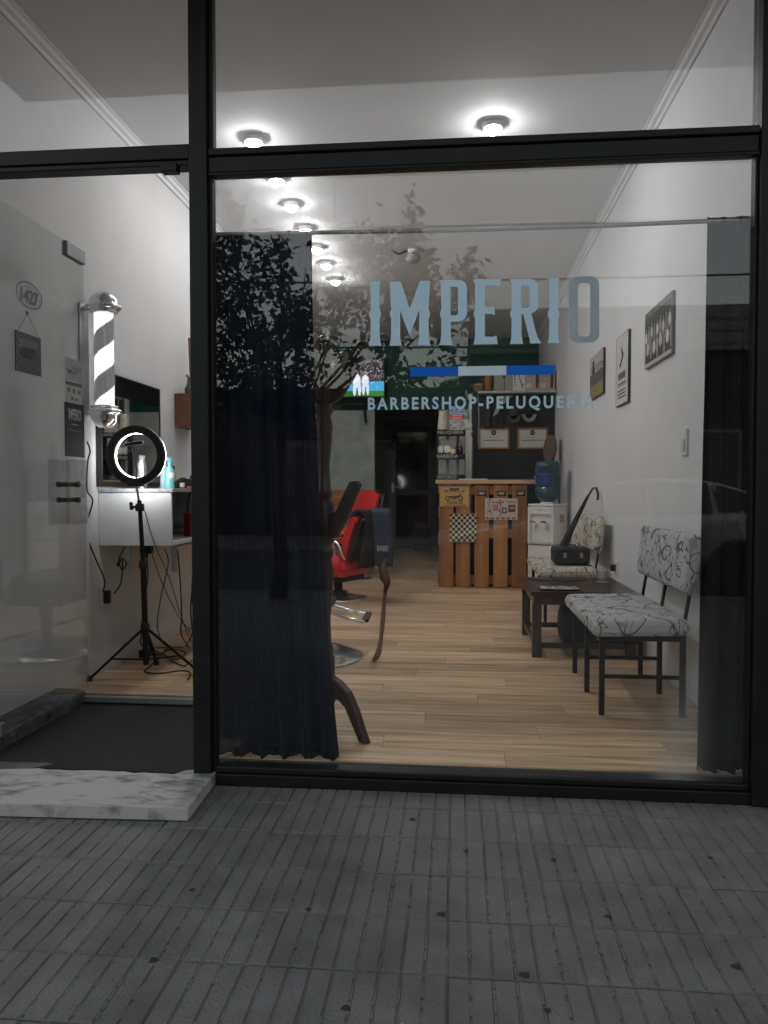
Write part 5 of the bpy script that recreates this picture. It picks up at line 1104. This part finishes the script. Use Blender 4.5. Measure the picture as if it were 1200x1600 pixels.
# barber pole
def barber_pole():
    c = Vector((-1.985, 1.25, 0)); t = thing('barber_pole', (c.x, c.y, 1.437), 'lit barber pole with grey spiral stripes and chrome caps', 'barber pole')
    m = bpy.data.materials.new('pole_stripes'); m.use_nodes = True; n = m.node_tree.nodes; l = m.node_tree.links; b = n['Principled BSDF']; b.inputs['Roughness'].default_value = .15
    a = n.new('ShaderNodeVertexColor'); a.layer_name = 'Col'; l.new(a.outputs[0], b.inputs['Base Color']); l.new(a.outputs[0], b.inputs['Emission Color']); b.inputs['Emission Strength'].default_value = POLE_E
    nu, nv = 64, 90; z0, z1 = 1.565, 2.085
    o = MB().grid(lambda u, v: Vector((c.x+.0535*math.sin(u*2*math.pi), c.y-.0535*math.cos(u*2*math.pi), z0+(z1-z0)*v)), nu, nv).build('stripe_cylinder', m, t)
    ca = o.data.color_attributes.new('Col', 'FLOAT_COLOR', 'CORNER'); cols = []
    for j in range(nv):
        for i in range(nu):
            for du, dv in ((0, 0), (1, 0), (1, 1), (0, 1)):
                s_ = ((i+du)/nu*1.0 - (j+dv)/nv*2.6*.5*1.55 + .18) % 1.0; g = (.88, .88, .88) if s_ < .52 else (.10, .10, .10); cols += [*g, 1.]
    ca.data.foreach_set('color', cols)
    MB().lathe([(.058, z0), (.058, z1)], c, 32).build('glass_tube', glass_mat('pole_glass', (.97, .97, .97), .06), t)
    cap_ = [(.06, 0), (.074, .004), (.078, .012), (.074, .02), (.09, .024), (.098, .034), (.096, .044), (.082, .05), (.078, .056), (.075, .075), (.062, .1), (.038, .12), (.02, .127), (0, .129)]
    MB().lathe([(r, 2.082+z) for r, z in cap_], c, 32).build('top_cap', chrome, t); MB().lathe([(r, 1.568-z) for r, z in cap_], c, 32).build('bottom_cap', chrome, t)
    MB().box(XL+.002, XL+.012, 1.20, 1.30, 1.52, 2.14).build('wall_plate', steel, t, .003)
    for z in (1.535, 2.115): MB().bar((XL+.012, 1.25, z), (c.x-.07, 1.25, z), .03, .016).build('bracket', chrome, t, .003)
barber_pole()
# sockets and cables on the left
t = thing('wall_outlet', (XL, 1.5, .45), 'wall outlet with black plug under the white counter', 'socket')
p = at(160, 930, X=XL); MB().box(XL+.0005, XL+.012, p.y-.05, p.y+.07, p.z-.07, p.z+.05).build('plate', M('outlet_grey', (.5, .5, .5), .5), t, .003); MB().box(XL+.0125, XL+.05, p.y-.015, p.y+.015, p.z-.05, p.z+.03).build('plug', black_plastic, t, .006)
def smooth(pts, k=5):
    P = [Vector(p) for p in pts]; out = []
    for i in range(len(P)-1):
        a, b, c, d = P[max(i-1, 0)], P[i], P[i+1], P[min(i+2, len(P)-1)]
        for q in range(k):
            u = q/k; out.append(.5*((2*b)+(c-a)*u+(2*a-5*b+4*c-d)*u*u+(-a+3*b-3*c+d)*u**3))
    return out+[P[-1]]
def cord(pix, label, r=.0045, y=None):
    pts = [at(p[0], p[1], **({'Z': .006} if len(p) > 2 and p[2] == 'f' else {'Y': p[2] if len(p) > 2 else 1.36})) for p in pix]
    return tag(MB().tube(smooth(pts), r, 6).build('power_cord', black_plastic), label, 'cord')  # plain power cords of the pole and the counter appliances
cord([(136, 690, 1.2), (141, 705, 1.22), (137, 722, 1.23), (136, 765, 1.25), (145, 782, 1.27), (138, 810, 1.3), (137, 838, 1.3), (148, 870, 1.32), (163, 905, 1.33), (161, 925, 1.36)], 'black cord dropping from the barber pole to the outlet plug')
cord([(195, 855, 1.45), (186, 873, 1.4), (190, 890, 1.38), (198, 880, 1.38), (188, 872, 1.38), (183, 885, 1.38), (191, 875, 1.38), (189, 910, 1.39), (178, 928, 1.37)], 'knotted black cord hanging under the counter bracket')
cord([(228, 858, 1.6), (231, 900, 1.55), (224, 950, 1.5), (221, 990, 1.5), (224, 1010, 1.5), (262, 1012, 'f')], 'black cord hanging from adapter below counter down past tripod')
cord([(219, 768, 1.44), (238, 840, 1.41), (265, 905, 1.5), (282, 960, 1.6), (297, 1000, 1.7), (303, 1010, 'f')], 'thin cord falling slantwise across the white end panel', .0025)
cord([(257, 857, 1.6), (263, 880, 1.6), (252, 930, 1.55), (246, 980, 1.5), (260, 1008, 1.5), (285, 1012, 'f')], 'black cord crossing behind others from the counter underside', .0035)
cord([(236, 862, 1.7), (255, 915, 1.7), (280, 965, 1.7), (296, 985, 1.75), (300, 1005, 'f')], 'thin slanting cord beneath counter ending in floor tangle', .0025)
cord([(268, 847, 1.9), (277, 860, 1.85), (281, 900, 1.8), (284, 960, 1.75), (283, 990, 1.7), (296, 1012, 'f')], 'thick black cord hanging off the open shelf edge', .005)
cord([(298, 768, 1.9), (293, 790, 1.9), (296, 840, 1.9), (303, 860, 1.9), (300, 930, 1.85), (306, 975, 1.8), (290, 1010, 'f')], 'long black cord looping down from counter top past shelf', .005)
cord([(303, 780, 2.1), (300, 810, 2.1), (305, 850, 2.1), (302, 900, 2.05), (298, 960, 2.0), (305, 1003, 'f')], 'black cord hanging deepest along the open shelf', .005)
cord([(262, 1012, 'f'), (245, 1030, 'f'), (232, 1043, 'f'), (226, 1049, 'f'), (245, 1052, 'f'), (285, 1048, 'f'), (298, 1052, 'f'), (293, 1062, 'f')], 'black cord lying in a long loop on the plank floor')
cord([(225, 1010, 'f'), (250, 1020, 'f'), (275, 1030, 'f'), (290, 1020, 'f'), (270, 1014, 'f'), (255, 1022, 'f'), (285, 1040, 'f'), (300, 1032, 'f')], 'tangled black cord coiled on floor beside the tripod', .004)
t = thing('power_adapter', (-1.8, 1.7, 0), 'black power adapter block lying on floor behind tripod', 'adapter'); p = at(228, 1020, Z=.03); MB().box(p.x-.04, p.x+.03, p.y-.03, p.y+.03, .0, .05).build('block', black_plastic, t, .008); MB().lathe([(.006, 0), (.006, .06)], (p.x+.03, p.y, .02), 8, 'x').build('cable_boot', black_plastic, t)
t = thing('socket_adapter', (-1.78, 1.5, .7), 'black plug adapter fixed beneath the white counter', 'adapter'); p = at(229, 862, Y=1.6); MB().box(p.x-.035, p.x+.035, 1.57, 1.63, .70, .758).build('block', black_plastic, t, .008); MB().lathe([(.008, 0), (.011, .03)], (p.x, 1.6, .672), 8).build('cable_boot', black_plastic, t)
t = thing('hung_hair_dryer', (-1.69, 2.35, .75), 'black hair dryer hanging at the counter edge among cords', 'hair dryer'); MB().tube([(-1.655, 2.2, 1.02), (-1.65, 2.3, 1.0), (-1.65, 2.42, .99)], [.03, .042, .038], 14).build('barrel', black_plastic, t); MB().bar((-1.652, 2.33, .98), (-1.655, 2.36, .82), .03, .035).build('handle', black_plastic, t, .01)
